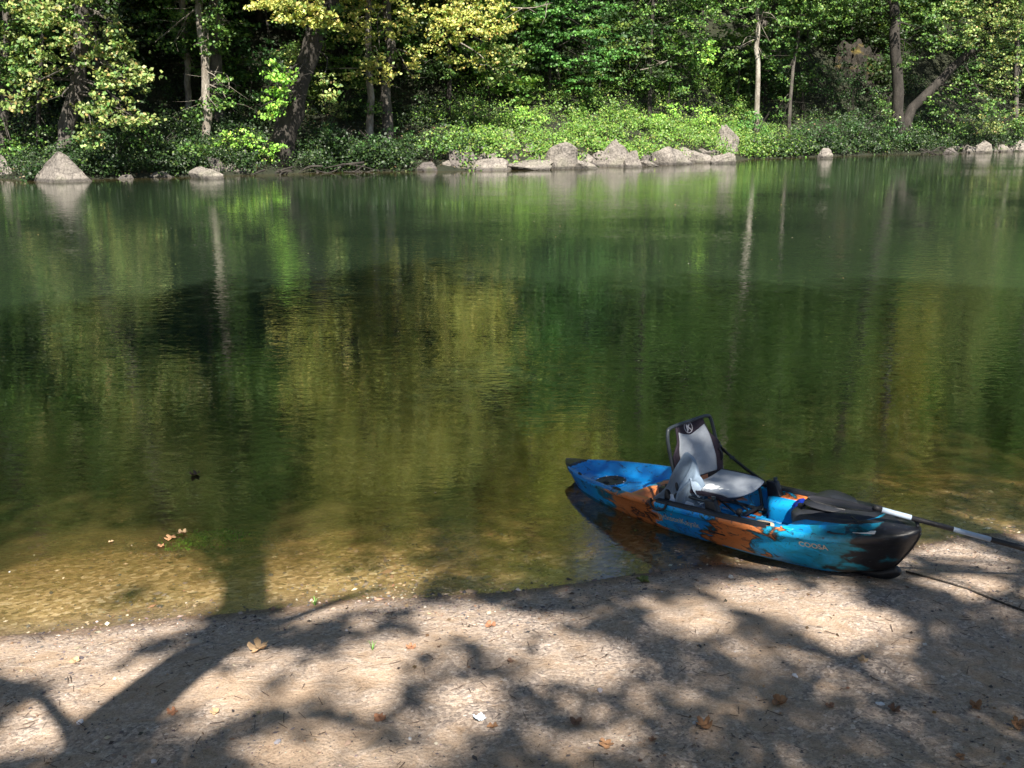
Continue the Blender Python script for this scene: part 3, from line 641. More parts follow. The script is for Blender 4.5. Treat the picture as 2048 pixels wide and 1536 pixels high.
def understory():
    rng = np.random.default_rng(77); protos = []
    for k in range(3):
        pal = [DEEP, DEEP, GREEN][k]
        pu = [((rng.normal() * 1.1, rng.normal() * .8, z), (1.5, 1.3, .8), 26, 18) for z in (.8, 1.5, 2.2, 3.0, 3.8, 4.4)]
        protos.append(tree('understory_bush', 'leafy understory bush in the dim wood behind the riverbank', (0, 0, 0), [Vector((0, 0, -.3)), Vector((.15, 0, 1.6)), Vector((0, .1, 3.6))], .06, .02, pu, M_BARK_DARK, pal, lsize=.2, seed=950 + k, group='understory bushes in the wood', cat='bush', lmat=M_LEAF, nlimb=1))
    used = set(); n = 150
    for i in range(n):
        px = -150 + 2350 * (i * 37 % n + rng.uniform(0, 1)) / n; t = rng.uniform(9.5, 27)
        b = far_pt(px, t, 200); k = int(rng.integers(0, 3)); p = protos[k]
        if k in used:
            c = p.copy(); COL.objects.link(c)
            for ch in p.children:
                d = ch.copy(); COL.objects.link(d); d.parent = c
        else: c = p; used.add(k)
        c.location = b; c.rotation_euler = (0, 0, rng.uniform(0, 6.28)); s_ = rng.uniform(.75, 1.35); c.scale = (s_ * 1.2, s_ * 1.1, s_)
understory()

# ------------------------------------------------------------------ rocks
def rock(name, loc, size, seed, mt, label, group='rocks along the far shore', planes=7, amp=1.7, sub=4, pyr=False, cat='rock', rot=0.0, sink=.25):
    rng = random.Random(seed); bm = bmesh.new(); bmesh.ops.create_icosphere(bm, subdivisions=sub, radius=1)
    pl = []
    if pyr: pl = [(Vector((-.62, -.5, .62)).normalized(), .42), (Vector((.66, -.55, .60)).normalized(), .42), (Vector((.1, .8, .5)).normalized(), .5), (Vector((-.05, -.95, .25)).normalized(), .52)]
    else:
        for i in range(planes):
            a = rng.uniform(0, 6.28); zz = rng.uniform(-.35, .95)
            q = math.sqrt(max(0, 1 - zz * zz)); pl.append((Vector((math.cos(a) * q, math.sin(a) * q, zz)), rng.uniform(.36, .8)))
    o3 = Vector((seed * 3.1, seed * 1.7, seed * .9))
    for v in bm.verts:
        p = v.co * (1.6 if pyr else 1.0)
        for n_, d in pl:
            e = p.dot(n_) - d
            if e > 0: p = p - n_ * e * .97
        nn = noise.noise(p * 1.4 + o3) * .10 + noise.noise(p * 3.6 + o3) * .06 + noise.noise(p * 9 + o3) * .03
        p = p * (1 + nn * (1.0 if pyr else amp))
        v.co = p
    me = bpy.data.meshes.new(name); 
    xs_ = [v.co.x for v in bm.verts]; zs_ = [v.co.z for v in bm.verts]; mx = max(abs(min(xs_)), max(xs_)); mz = max(zs_)
    for v in bm.verts: v.co = Vector((v.co.x / mx * size[0] * 1.12, v.co.y / mx * size[1], v.co.z / mz * size[2] * .95))
    bm.to_mesh(me); bm.free()
    o = link(name, me, mt, None, False)
    o.location = loc; o.rotation_euler = (0, 0, rot)
    return tag(o, label, cat, group)
RK = [(107, 366, 62, 50, 1, 'pointed pale boulder rising from the water at left', 1),
      (3, 356, 22, 38, 0, 'grey boulder cut by the left edge of the photo'),
      (45, 326, 27, 24, 0, 'pale rounded rock on the bank above the pointed boulder'),
      (322, 354, 26, 13, 0, 'low flat pale rock, leftmost of the flat pair'),
      (405, 357, 34, 19, 0, 'low flat pale rock, right and larger of the flat pair'),
      (487, 349, 19, 10, 0, 'small flat stone left of the hollow trunk'),
      (250, 358, 12, 7, 0, 'tiny pale stone just right of the pointed boulder'),
      (858, 342, 26, 15, 0, 'small angular rock left of the dark grey boulders', 0, 1),
      (925, 340, 38, 33, 0, 'dark grey boulder, leftmost large one of the rock row', 0, 1),
      (962, 333, 24, 34, 0, 'dark upright stone behind the dark grey boulder', 0, 1),
      (988, 341, 32, 20, 0, 'low grey rock right of the dark boulders'),
      (1020, 322, 26, 16, 0, 'pale stone above the low grey rock'),
      (1055, 339, 40, 16, 0, 'long flat pale slab in the rock row'),
      (1062, 315, 24, 20, 0, 'tan block on the bank above the long flat slab'),
      (1123, 338, 46, 44, 0, 'broad boulder with a dark hollow under its edge'),
      (1172, 338, 20, 14, 0, 'small stone between the two biggest pale boulders'),
      (1222, 334, 38, 46, 0, 'big smooth pale boulder in the middle of the rock row'),
      (1268, 335, 20, 28, 0, 'wedge of rock leaning on the big smooth boulder'),
      (1300, 333, 15, 10, 0, 'small low stone right of the leaning wedge'),
      (1336, 307, 30, 20, 0, 'dark-fronted slab raised behind the shore stones', 0, 1),
      (1345, 330, 36, 30, 0, 'rounded pale rock below the raised dark slab'),
      (1398, 326, 24, 20, 0, 'squat pale rock left of the upright boulder'),
      (1452, 318, 33, 56, 0, 'upright boulder with dark reddish flank at the end of the row'),
      (1442, 327, 20, 18, 0, 'small stone at the foot of the upright boulder'),
      (1650, 317, 13, 17, 0, 'small lone rock under the hanging dark bush'),
      (1905, 308, 15, 10, 0, 'low dark stone on the right-hand shore', 0, 1),
      (1942, 306, 17, 13, 0, 'grey shore stone left of the pale one at right'),
      (1970, 306, 16, 20, 0, 'bright pale stone on the right-hand shore'),
      (2008, 304, 18, 12, 0, 'flat stone near the right end of the shore'),
      (2040, 303, 18, 18, 0, 'grey stone at the right edge of the far shore')]
for i, r in enumerate(RK):
    p = pix(r[0], r[1], 0); s = p.y / FPX * 1.03; hw = r[2] * s; hh = r[3] * s * 1.2
    dark = len(r) > 6 and r[6] == 1 and r[5] and len(r) == 8 or (len(r) == 8 and r[7] == 1)
    py = len(r) == 7 and r[6] == 1
    p.y += hw * .5
    rock('boulder', p, (hw * (1.0 if py else 1.22), hw * .85, hh), 40 + i, M_ROCK_DARK if dark else M_ROCK, r[5], pyr=py, planes=13, rot=0 if py else random.Random(i).uniform(-.5, .5))
for i, (px_, t, w_, h_, lb) in enumerate([(1185, 4.6, .55, .35, 'pale stone lying in the herbs above the broad boulder'), (1010, 6.2, .8, .5, 'tan rock bared high on the slope under the yellow foliage'), (1055, 3.4, .5, .4, 'buff stone half sunk in the sunny herbs')]):
    b = far_pt(px_, t); rock('boulder', b, (w_, w_ * .8, h_), 90 + i, M_ROCK, lb)
rr_ = random.Random(66)
for i in range(54):
    px_ = rr_.uniform(850, 1475) if i < 40 else rr_.uniform(1895, 2048) if i < 48 else rr_.uniform(300, 560)
    p = far_pt(px_, rr_.uniform(.05, 1.6)); w_ = rr_.uniform(.22, .62)
    rock('shore_stone', p, (w_, w_ * .8, w_ * rr_.uniform(.45, .8)), 400 + i, M_ROCK if rr_.random() < .75 else M_ROCK_DARK, 'smaller stone wedged among the large rocks of the far shore', 'smaller stones along the far shore', planes=11, sub=3, cat='stone', rot=rr_.uniform(0, 3))
b = far_pt(1725, 12, 150); rock('rock_outcrop', b + Vector((0, 1, 0.3)), (2.3, 2.0, 3.3), 79, M_CLIFF, 'tall mossy rock outcrop with painted shade and ochre dapples in the wood right of the thin bent trunk', None, planes=3, amp=3.6, sub=5, cat='outcrop')

# roots and driftwood at the waterline
def driftwood(px0, row0, px1, row1, n, label, seed, r=.06):
    rng = np.random.default_rng(seed); a = pix(px0, row0, .1); b = pix(px1, row1, .1); mb = MB()
    for k in range(n):
        f, h = rng.random(), rng.random(); p = a.lerp(b, f); q = a.lerp(b, h)
        p = np.array((p.x, p.y + rng.uniform(-.1, 1.2), rng.uniform(-.15, .5))); q = np.array((q.x, q.y + rng.uniform(-.3, .8), rng.uniform(-.15, .35)))
        mb.tube(curve_pts([p, (p + q) / 2 + rng.normal(size=3) * .2, q], 8), np.linspace(r * rng.uniform(.6, 1.3), r * .3, 8), 6)
    return tag(mb.build('driftwood', M_BARK_DARK), label, 'driftwood', 'driftwood on the far shore')
driftwood(590, 344, 770, 341, 9, 'tangle of bare roots at the waterline right of the hollow trunk', 1)
driftwood(1830, 308, 1920, 306, 8, 'dark fallen branches at the foot of the two right-hand trunks', 2)
driftwood(500, 349, 590, 346, 8, 'matted roots under the hollow leaning trunk', 4)
def dead_branch(pts, Y, r, label, seed):
    rng = np.random.default_rng(seed); P = [pixd(x, y, Y) for x, y in pts]; mb = MB()
    Q = curve_pts(P, 10); mb.tube(Q, np.linspace(r, r * .3, 10), 6)
    for k in range(7):
        q = Q[rng.integers(2, 10)]; e = q + rng.normal(size=3) * np.array([.7, .4, .5]); mb.tube([q, (q + e) / 2 + rng.normal(size=3) * .06, e], [r * .45, r * .3, r * .12], 4)
    return tag(mb.build('bare_branch', M_BARK_PALE), label, 'branch', 'bare branches on the far bank')
dead_branch([(920, 85), (960, 110), (985, 140), (1010, 175)], far_pt(960, 6).y, .05, 'bare pale branch reaching down through the yellow foliage', 1)
dead_branch([(1020, 15), (1060, 16), (1100, 8)], far_pt(1060, 5).y, .04, 'bare twig branch sticking out right of the yellow foliage', 2)
dead_branch([(1280, 140), (1310, 133), (1335, 120)], far_pt(1310, 8).y, .05, 'grey bare branch among leaves above the sunny slope', 3)

# ------------------------------------------------------------------ near bank: trees behind the viewer that shade the beach
LIT = [(105, 1450, 75, 72, 1), (235, 1372, 95, 50, 1), (130, 1290, 150, 36, .9), (440, 1380, 105, 42, 1), (430, 1450, 60, 28, .9), (560, 1330, 150, 42, .75), (780, 1305, 150, 44, .8),
       (700, 1400, 110, 34, .85), (950, 1232, 230, 26, .9), (1060, 1300, 130, 52, .8), (930, 1400, 60, 40, .9), (1100, 1352, 110, 24, .9), (1230, 1375, 60, 24, .6), (1390, 1240, 75, 26, .85),
       (1530, 1165, 95, 22, .9), (1600, 1205, 110, 26, .95), (1690, 1268, 120, 42, .95), (1950, 1170, 110, 24, .9), (1920, 1120, 120, 22, .9), (1960, 1085, 110, 14, .9), (730, 1530, 150, 26, .8), (520, 1520, 60, 20, .5), (1180, 1425, 50, 18, .6), (1320, 1198, 70, 14, .8), (900, 1440, 110, 26, .7), (1120, 1500, 120, 24, .7), (1350, 1400, 110, 20, .5), (1700, 1385, 110, 20, .4), (600, 1480, 110, 22, .6), (1500, 1305, 80, 20, .5), (1490, 1370, 60, 22, .3),
       (1980, 1230, 60, 14, .5), (1400, 1510, 80, 20, .3), (1950, 1480, 60, 20, .25), (1250, 1440, 90, 20, .35), (860, 1480, 60, 18, .5),
       (110, 1200, 280, 80, 1), (200, 1130, 260, 60, .95), (690, 1160, 170, 50, .9), (690, 1120, 170, 70, .75), (1000, 800, 170, 70, .5), (880, 900, 260, 60, .45), (1150, 900, 110, 30, .5), (590, 1110, 70, 90, .85), (330, 1190, 60, 50, .9), (160, 1020, 120, 30, .6), (120, 1100, 140, 30, .6), (1000, 1060, 110, 60, .5), (1660, 860, 150, 40, .4), (1900, 930, 120, 60, .6), (1900, 1030, 160, 30, .6)]
def lit_ellipses():
    out = []
    for (x, y, rx, ry, a) in LIT:
        z = .2 if y > 1140 else 0
        c = pix(x, y, z); e1 = pix(x + rx, y, z); u = pix(x, y - ry, z); d = pix(x, y + ry, z)
        sh = SUNK * z
        out.append((c.x + sh.x, (u.y + d.y) / 2 + sh.y, abs(e1.x - c.x), (u.y - d.y) / 2, a))
    return out
ELL = lit_ellipses()
# sunlit spots on the kayak and what lies on it: (x, y, z) world, radius, strength
def sun_to_ground(p): return (p[0] + SUNK.x * p[2], p[1] + SUNK.y * p[2])
K_T = Vector((.52, 8.62, -.15)); K_M = Matrix.Rotation(R(-49.7), 4, 'Z') @ Matrix.Rotation(R(-5.3), 4, 'Y') @ Matrix.Rotation(R(1.6), 4, 'X')
def KW(x, y, z): return K_M @ Vector((x, y, z)) + K_T
for (lx, ly, lz, r1, a) in [(1.72, -.2, .5, .16, .95), (1.9, 0, .42, .2, .5), (2.35, .3, .3, .24, .9), (2.55, -.3, .38, .2, .9), (3.3, .15, .45, .3, .7), (.8, .1, .25, .3, .5), (1.5, 0, .75, .25, .45), (2.05, -.4, .36, .14, .5)]:
    q = sun_to_ground(KW(lx, ly, lz)); ELL.append((q[0], q[1], r1, r1, a))
bpx = [(-300, 655), (0, 650), (200, 638), (330, 600), (500, 590), (800, 565), (1000, 542), (1400, 540), (1650, 545), (1800, 562), (2048, 600), (2300, 640)]
bw = [pix(*p) for p in bpx]
BX = np.array([p.x for p in bw]); BY = np.array([p.y for p in bw])
def light_frac(X, Y):
    wob = fnoise(X, Y, .27, 3) * 1.15
    f = .7 * np.clip(fnoise(X + 5, Y, .30, 3) * 2.6 - .75, 0, 1)
    for (cx, cy0, rx, ry, a) in ELL:
        d = np.sqrt(((X - cx) / rx) ** 2 + ((Y - cy0) / ry) ** 2) + wob
        f = np.maximum(f, a * np.clip((1.42 - d) / .35, 0, 1))
    edge = np.interp(X, BX, BY) + fnoise(X, Y * .5, 2.6, 4) * 6.5 - .4
    f = np.maximum(f, np.clip((Y - edge + 1.6) / 4.4, 0, 1))
    out = np.clip((np.abs(X) - 13) / 3, 0, 1)
    return np.maximum(f, out * .6)
def near_trees():
    rng = np.random.default_rng(33)
    n = 400000
    X = rng.uniform(-13, 13, n); Y = 2.2 + rng.random(n) * 20
    yl = rng.uniform(-13, 4, n); k = 1 / SUNK.y
    z = (Y - yl) * k
    ok = (z > 7.5) & (z < 24)
    f = light_frac(X, Y)
    base = .03 + .10 * (fnoise(X, Y, .9, 3) + .5)
    ok &= rng.random(n) > np.clip(f * 1.12 + base * 0, 0, 1) ** .8
    X, Y, yl, z = X[ok], Y[ok], yl[ok], z[ok]
    P = np.stack([X - SUNK.x * z, Y - SUNK.y * z, z], 1)
    # four trees share the leaves
    stems = [((-1.45, -.05), [(-1.5, -.1, 3.2), (-1.42, 0, 5.0), (-1.12, .05, 6.6), (-1.35, .2, 8.9), (-1.3, .3, 11), (-1.0, .4, 17)], .24, .09, 'forked tree close behind the photographer whose trunk shadow falls across the sand'),
             ((4.6, -2.5), [(4.6, -2.4, 4), (4.8, -2.0, 9), (4.5, -1.0, 15), (4.6, -.6, 20)], .32, .1, 'tall shade tree behind the viewer to the right'),
             ((-7.5, -1.5), [(-7.5, -1.5, 4), (-7.2, -1, 9), (-7.4, -.5, 15), (-7, 0, 19)], .3, .1, 'tall shade tree behind the viewer to the left'),
             ((8.2, -5.0), [(8.2, -5, 4), (8.0, -4.5, 10), (8.2, -3.5, 16), (8, -2.5, 21)], .34, .1, 'tallest shade tree farthest behind the viewer to the right'),
             ((10, -1), [(10, -1, 4), (10, -.6, 9), (9.8, 0, 15), (10, 0, 19)], .3, .1, 'shade tree on the bank well to the right')]
    sx = np.array([[s[0][0], s[0][1] + 2] for s in stems])
    jit = rng.normal(size=(len(P), 2)) * .8
    own = np.argmin(((P[:, None, :2] + jit[:, None] - sx[None]) ** 2).sum(2), 1)
    for i, (b, path, r0, r1, lb) in enumerate(stems):
        bz = hz(*b); t = empty('shade_tree', (b[0], b[1], bz)); tag(t, lb, 'tree', 'shade trees on the near bank')
        B = np.array((b[0], b[1], bz)); Q = P[own == i] - B
        pts = [np.array((0, 0, -.3))] + [np.array(p) - B for p in path]
        limbs = []
        cp = curve_pts(pts, 30)
        for kk in range(9):
            e = Q[rng.integers(len(Q))]; a = cp[int(np.argmin(np.abs(cp[:, 2] - (e[2] - 1.5 - .3 * np.hypot(e[0], e[1])))))]
            limbs.append((a, e, .035))
        mb = trunk_mesh(rng, pts, r0, r1, limbs, flare=1.35)
        if i == 0:
            for pth, rr in (([(-1.2, .05, 6.2), (-.85, .1, 6.35), (-.45, .15, 6.75), (-.15, .2, 6.95)], .06), ([(-1.45, 0, 4.7), (-1.9, .1, 5.3), (-2.6, .1, 5.8), (-3.5, .2, 6.3)], .05)):
                mb.tube(curve_pts([np.array(q) - B for q in pth], 10), np.linspace(rr, rr * .4, 10), 6)
        mb.build('trunk', M_BARK_MID, t)
        m = len(Q)
        leaf_object('crown', Q, rng.normal(size=(m, 3)) * .6 + np.array([0, -.5, .8]), rng.uniform(.09, .20, m), palette(rng, m, *GREEN), M_LEAF_FIX, t, rng)
near_trees()

# ------------------------------------------------------------------ kayak
def sstep(a, b, x): t = np.clip((x - a) / (b - a), 0, 1); return t * t * (3 - 2 * t)
KL = 3.4
def k_half(x):
    t = np.clip(np.asarray(x, float) / KL, 0, 1); s = 2 * t - 1
    a = .415 * np.clip(1 - np.abs(s) ** 2.5, 0, 1) ** .72; b_ = .415 * np.clip(1 - np.abs(s) ** 3.2, 0, 1) ** .58
    return np.where(s < 0, a, b_)
def k_sheer(x): return np.interp(x, [0, .12, .5, 1.2, 2.4, 3.0, 3.4], [.30, .285, .295, .31, .335, .375, .395])
def k_keel(x): return np.interp(x, [0, .08, .25, .6, 1.2, 2.2, 2.8, 3.15, 3.3, 3.4], [.22, .13, .06, .02, 0, 0, .015, .05, .07, .09])
OUT = [(0, 0), (.28, 0), (.55, .025), (.64, .09), (.72, .22), (.79, .40), (.85, .56), (.91, .70), (.945, .785), (.955, .80), (.985, .82), (1.0, .86), (1.0, .93), (.985, .975), (.95, 1.0)]
def k_floor(x): return np.interp(x, [0, .14, .26, .55, .93, .99, 1.06, 1.14, 2.34, 2.46, 2.58, 2.7, 3.1, 3.4], [.30, .29, .205, .185, .185, .235, .235, .125, .125, .21, .35, .425, .455, .42])
def k_section(x):
    b = float(k_half(x)); zs = float(k_sheer(x)); zk = float(k_keel(x)); zf = float(k_floor(x)); H = zs - zk
    pts = []
    for fy, fz in OUT:
        rake = .20 * (1 - fz) ** 1.3 * float(sstep(2.75, 3.4, x)) - .10 * (1 - fz) * float(1 - sstep(0, .45, x))
        pts.append((x - rake, b * fy, zk + H * fz))
    w_ = min(.05, b * .3); dk = float(sstep(2.44, 2.68, x)) + float(1 - sstep(.1, .2, x)); dk = min(1, dk)
    well = [(b - w_, zs - .004), (b - w_ * 1.25, zs - .03), (b - w_ * 1.5, zs + (zf - zs) * .55), (b - w_ * 1.9, zs + (zf - zs) * .93), (b - w_ * 2.6, zf), (b * .42, zf), (0, zf)]
    deck = [(b * .90, zs + (zf - zs) * .15 + .003), (b * .84, zs + (zf - zs) * .35), (b * .76, zs + (zf - zs) * .55), (b * .64, zs + (zf - zs) * .78), (b * .5, zs + (zf - zs) * .9), (b * .28, zf - .002), (0, zf)]
    for (ay, az), (cy_, cz) in zip(well, deck): pts.append((x, ay * (1 - dk) + cy_ * dk, az * (1 - dk) + cz * dk))
    return pts
def k_side(x, z):
    """outer side of the hull (starboard) at x and height z"""
    zs = float(k_sheer(x)); zk = float(k_keel(x)); f = (z - zk) / (zs - zk)
    return -float(k_half(x)) * float(np.interp(f, [q[1] for q in OUT][2:12], [q[0] for q in OUT][2:12]))

def kayak_build(t, out):
    tc = N(t, 'ShaderNodeTexCoord'); O = tc.outputs['Object']
    sep = N(t, 'ShaderNodeSeparateXYZ'); L(t, O, sep.inputs[0])
    mp = N(t, 'ShaderNodeMapping'); mp.inputs['Scale'].default_value = (1.0, 1.0, 2.2); L(t, O, mp.inputs[0])
    n1 = N(t, 'ShaderNodeTexNoise', i_Scale=4.2, i_Detail=4.0, i_Roughness=.55, i_Distortion=.8); L(t, mp.outputs[0], n1.inputs['Vector'])
    n2 = N(t, 'ShaderNodeTexNoise', i_Scale=15.0, i_Detail=4.0, i_Distortion=1.0); L(t, mp.outputs[0], n2.inputs['Vector'])
    wv = N(t, 'ShaderNodeMath', operation='MULTIPLY_ADD', i_1=1.15, i_2=-.575); L(t, n1.outputs['Fac'], wv.inputs[0])
    w2 = N(t, 'ShaderNodeMath', operation='MULTIPLY_ADD', i_1=.16, i_2=-.08); L(t, n2.outputs['Fac'], w2.inputs[0])
    ax = N(t, 'ShaderNodeMath', operation='ADD'); L(t, sep.outputs['X'], ax.inputs[0]); L(t, wv.outputs[0], ax.inputs[1])
    az = N(t, 'ShaderNodeMath', operation='MULTIPLY', i_1=-.5); L(t, sep.outputs['Z'], az.inputs[0])
    ay = N(t, 'ShaderNodeMath', operation='MULTIPLY', i_1=-.25); L(t, sep.outputs['Y'], ay.inputs[0])
    a2 = N(t, 'ShaderNodeMath', operation='ADD'); L(t, ax.outputs[0], a2.inputs[0]); L(t, w2.outputs[0], a2.inputs[1])
    a3 = N(t, 'ShaderNodeMath', operation='ADD'); L(t, a2.outputs[0], a3.inputs[0]); L(t, az.outputs[0], a3.inputs[1])
    a4 = N(t, 'ShaderNodeMath', operation='ADD'); L(t, a3.outputs[0], a4.inputs[0]); L(t, ay.outputs[0], a4.inputs[1])
    dv = N(t, 'ShaderNodeMath', operation='DIVIDE', i_1=3.4); L(t, a4.outputs[0], dv.inputs[0])
    BL = (.004, .25, .78); CY = (.008, .44, .88); OR = (.74, .25, .08); O2 = (.66, .19, .045); BK = (.012, .013, .018); TE = (.01, .17, .24)
    st = []
    def seg(a, b, c1, c2):
        st.append((a / 3.4, c1)); st.append((b / 3.4, c2))
    for a, b, c1, c2 in [(-1, .12, BK, BK), (.19, .72, BL, CY), (.80, .86, TE, TE), (.96, 1.20, OR, O2), (1.25, 1.27, BK, BK), (1.33, 1.39, O2, OR), (1.47, 1.80, CY, BL), (1.84, 1.87, TE, BK), (1.96, 2.30, O2, OR), (2.36, 2.38, BK, TE), (2.48, 2.90, CY, TE), (3.0, 3.6, BK, BK)]:
        st.append((max(0, a / 3.4), c1)); st.append((min(1, b / 3.4), c2))
    r = ramp(t, st[:24], dv.outputs[0])
    # port-side interior and stern well stay mostly blue
    inn = N(t, 'ShaderNodeMapRange', i_1=.9, i_2=1.0, i_3=1.0, i_4=0.0); L(t, sep.outputs['X'], inn.inputs[0])
    geo = N(t, 'ShaderNodeNewGeometry'); vt = N(t, 'ShaderNodeVectorTransform', vector_type='NORMAL', convert_from='WORLD', convert_to='OBJECT'); L(t, geo.outputs['Normal'], vt.inputs[0])
    sn = N(t, 'ShaderNodeSeparateXYZ'); L(t, vt.outputs[0], sn.inputs[0]); up = N(t, 'ShaderNodeMath', operation='GREATER_THAN', i_1=.25); L(t, sn.outputs['Z'], up.inputs[0])
    gx = N(t, 'ShaderNodeMath', operation='GREATER_THAN', i_1=.16); L(t, sep.outputs['X'], gx.inputs[0])
    f1 = N(t, 'ShaderNodeMath', operation='MULTIPLY'); L(t, inn.outputs[0], f1.inputs[0]); L(t, up.outputs[0], f1.inputs[1])
    f2 = N(t, 'ShaderNodeMath', operation='MULTIPLY'); L(t, f1.outputs[0], f2.inputs[0]); L(t, gx.outputs[0], f2.inputs[1])
    bc = ramp(t, [(.3, (.003, .19, .58)), (.7, (.006, .27, .66))], n1.outputs['Fac'])
    c = mix(t, f2.outputs[0], r.outputs[0], bc.outputs[0])
    ab = N(t, 'ShaderNodeMath', operation='LESS_THAN', i_1=.29); L(t, sep.outputs['Y'], ab.inputs[0])
    xx = N(t, 'ShaderNodeMath', operation='GREATER_THAN', i_1=1.98); L(t, sep.outputs['X'], xx.inputs[0])
    bb_ = N(t, 'ShaderNodeMath', operation='GREATER_THAN', i_1=-.36); L(t, sep.outputs['Y'], bb_.inputs[0])
    dk_ = N(t, 'ShaderNodeMath', operation='LESS_THAN', i_1=2.86); L(t, a2.outputs[0], dk_.inputs[0])
    q = up.outputs[0]
    nf = N(t, 'ShaderNodeMath', operation='ABSOLUTE'); L(t, sn.outputs['Y'], nf.inputs[0]); nf2 = N(t, 'ShaderNodeMath', operation='LESS_THAN', i_1=.75); L(t, nf.outputs[0], nf2.inputs[0]); yp = N(t, 'ShaderNodeMath', operation='GREATER_THAN', i_1=.1); L(t, sep.outputs['Y'], yp.inputs[0]); mx_ = N(t, 'ShaderNodeMath', operation='MAXIMUM'); L(t, nf2.outputs[0], mx_.inputs[0]); L(t, yp.outputs[0], mx_.inputs[1]); q = mx_.outputs[0]
    for k_ in (ab, xx, bb_, dk_):
        z_ = N(t, 'ShaderNodeMath', operation='MULTIPLY'); L(t, q, z_.inputs[0]); L(t, k_.outputs[0], z_.inputs[1]); q = z_.outputs[0]
    c = mix(t, q, c, (.005, .29, .66))
    # dark smears in the plastic
    mp2 = N(t, 'ShaderNodeMapping'); mp2.inputs['Scale'].default_value = (1.6, 1, 3); mp2.inputs['Location'].default_value = (3, 1, 4); L(t, O, mp2.inputs[0])
    n3 = N(t, 'ShaderNodeTexNoise', i_Scale=5.0, i_Detail=6.0, i_Roughness=.7, i_Distortion=1.5); L(t, mp2.outputs[0], n3.inputs['Vector'])
    sm = ramp(t, [(.56, g(0)), (.63, g(.8)), (.75, g(.9))], n3.outputs['Fac']); c = mix(t, sm.outputs[0], c, (.02, .03, .045))
    ms = N(t, 'ShaderNodeMapping'); ms.inputs['Scale'].default_value = (2, 8, 26); ms.inputs['Rotation'].default_value = (0, R(4), 0); L(t, O, ms.inputs[0])
    ns = N(t, 'ShaderNodeTexNoise', i_Scale=5.0, i_Detail=8.0, i_Roughness=.75); L(t, ms.outputs[0], ns.inputs['Vector'])
    sc_ = ramp(t, [(.60, g(0)), (.68, g(.30))], ns.outputs['Fac']); c = mix(t, sc_.outputs[0], c, (.42, .40, .36))
    nd = N(t, 'ShaderNodeTexNoise', i_Scale=9.0, i_Detail=8.0, i_Roughness=.8); L(t, O, nd.inputs['Vector'])
    du = ramp(t, [(.45, g(0)), (.75, g(.35))], nd.outputs['Fac']); lo = N(t, 'ShaderNodeMapRange', i_1=.16, i_2=.0); L(t, sep.outputs['Z'], lo.inputs[0]); dm = N(t, 'ShaderNodeMath', operation='MULTIPLY'); L(t, du.outputs[0], dm.inputs[0]); L(t, lo.outputs[0], dm.inputs[1]); c = mix(t, dm.outputs[0], c, (.30, .24, .17))
    p = N(t, 'ShaderNodeBsdfPrincipled', i_Roughness=.36); L(t, c, p.inputs['Base Color'])
    n4 = N(t, 'ShaderNodeTexNoise', i_Scale=160.0, i_Detail=3.0); L(t, O, n4.inputs['Vector'])
    rr = N(t, 'ShaderNodeMapRange', i_3=.28, i_4=.5); L(t, n2.outputs['Fac'], rr.inputs[0]); L(t, rr.outputs[0], p.inputs['Roughness'])
    bn = N(t, 'ShaderNodeBump', i_Strength=.25, i_Distance=.002); L(t, n4.outputs['Fac'], bn.inputs['Height']); L(t, bn.outputs[0], p.inputs['Normal'])
    L(t, p.outputs[0], out.inputs[0])
M_KAYAK = mat('marbled_polyethylene', kayak_build)
M_BLACK = simple('black_plastic', (.014, .015, .019), .42, .3, 220, .25)
M_HATCH = simple('matte_black_hatch', (.018, .02, .026), .5, .5, 160, .3)
M_TUBE = simple('powder_coated_tube', (.035, .045, .055), .38, .1, 200)
M_MESH = simple('grey_seat_mesh', (.40, .44, .50), .85, .9, 500, .06)
M_PAD = simple('dark_seat_fabric', (.035, .025, .04), .9, .8, 420, .2)
M_LOGO = simple('grey_print', (.55, .55, .6), .7)
M_SEAM = simple('grey_stitching', (.30, .33, .38), .8)
M_WHITE = simple('white_sticker', (.75, .76, .78), .5)
M_TAN = simple('tan_pad', (.48, .38, .27), .8, .3, 200, .1)
M_LETTER = simple('pale_outline_lettering', (.62, .62, .56), .6)
M_LETTER2 = simple('cream_lettering', (.50, .46, .38), .6)

def text_mesh(s, size, extr=0.0, shear=0.0, bold=0.0, space=1.0):
    c = bpy.data.curves.new('t', 'FONT'); c.body = s; c.size = size; c.shear = shear; c.offset = bold; c.space_character = space; c.resolution_u = 3
    o = bpy.data.objects.new('t', c); COL.objects.link(o); dg = bpy.context.evaluated_depsgraph_get(); dg.update()
    me = bpy.data.meshes.new_from_object(o.evaluated_get(dg)); bpy.data.objects.remove(o); bpy.data.curves.remove(c); me.materials.clear()
    bm = bmesh.new(); bm.from_mesh(me)
    for _ in range(2):
        bmesh.ops.subdivide_edges(bm, edges=[e for e in bm.edges if e.calc_length() > .02], cuts=1)
    bmesh.ops.triangulate(bm, faces=bm.faces); bm.to_mesh(me); bm.free()
    return me

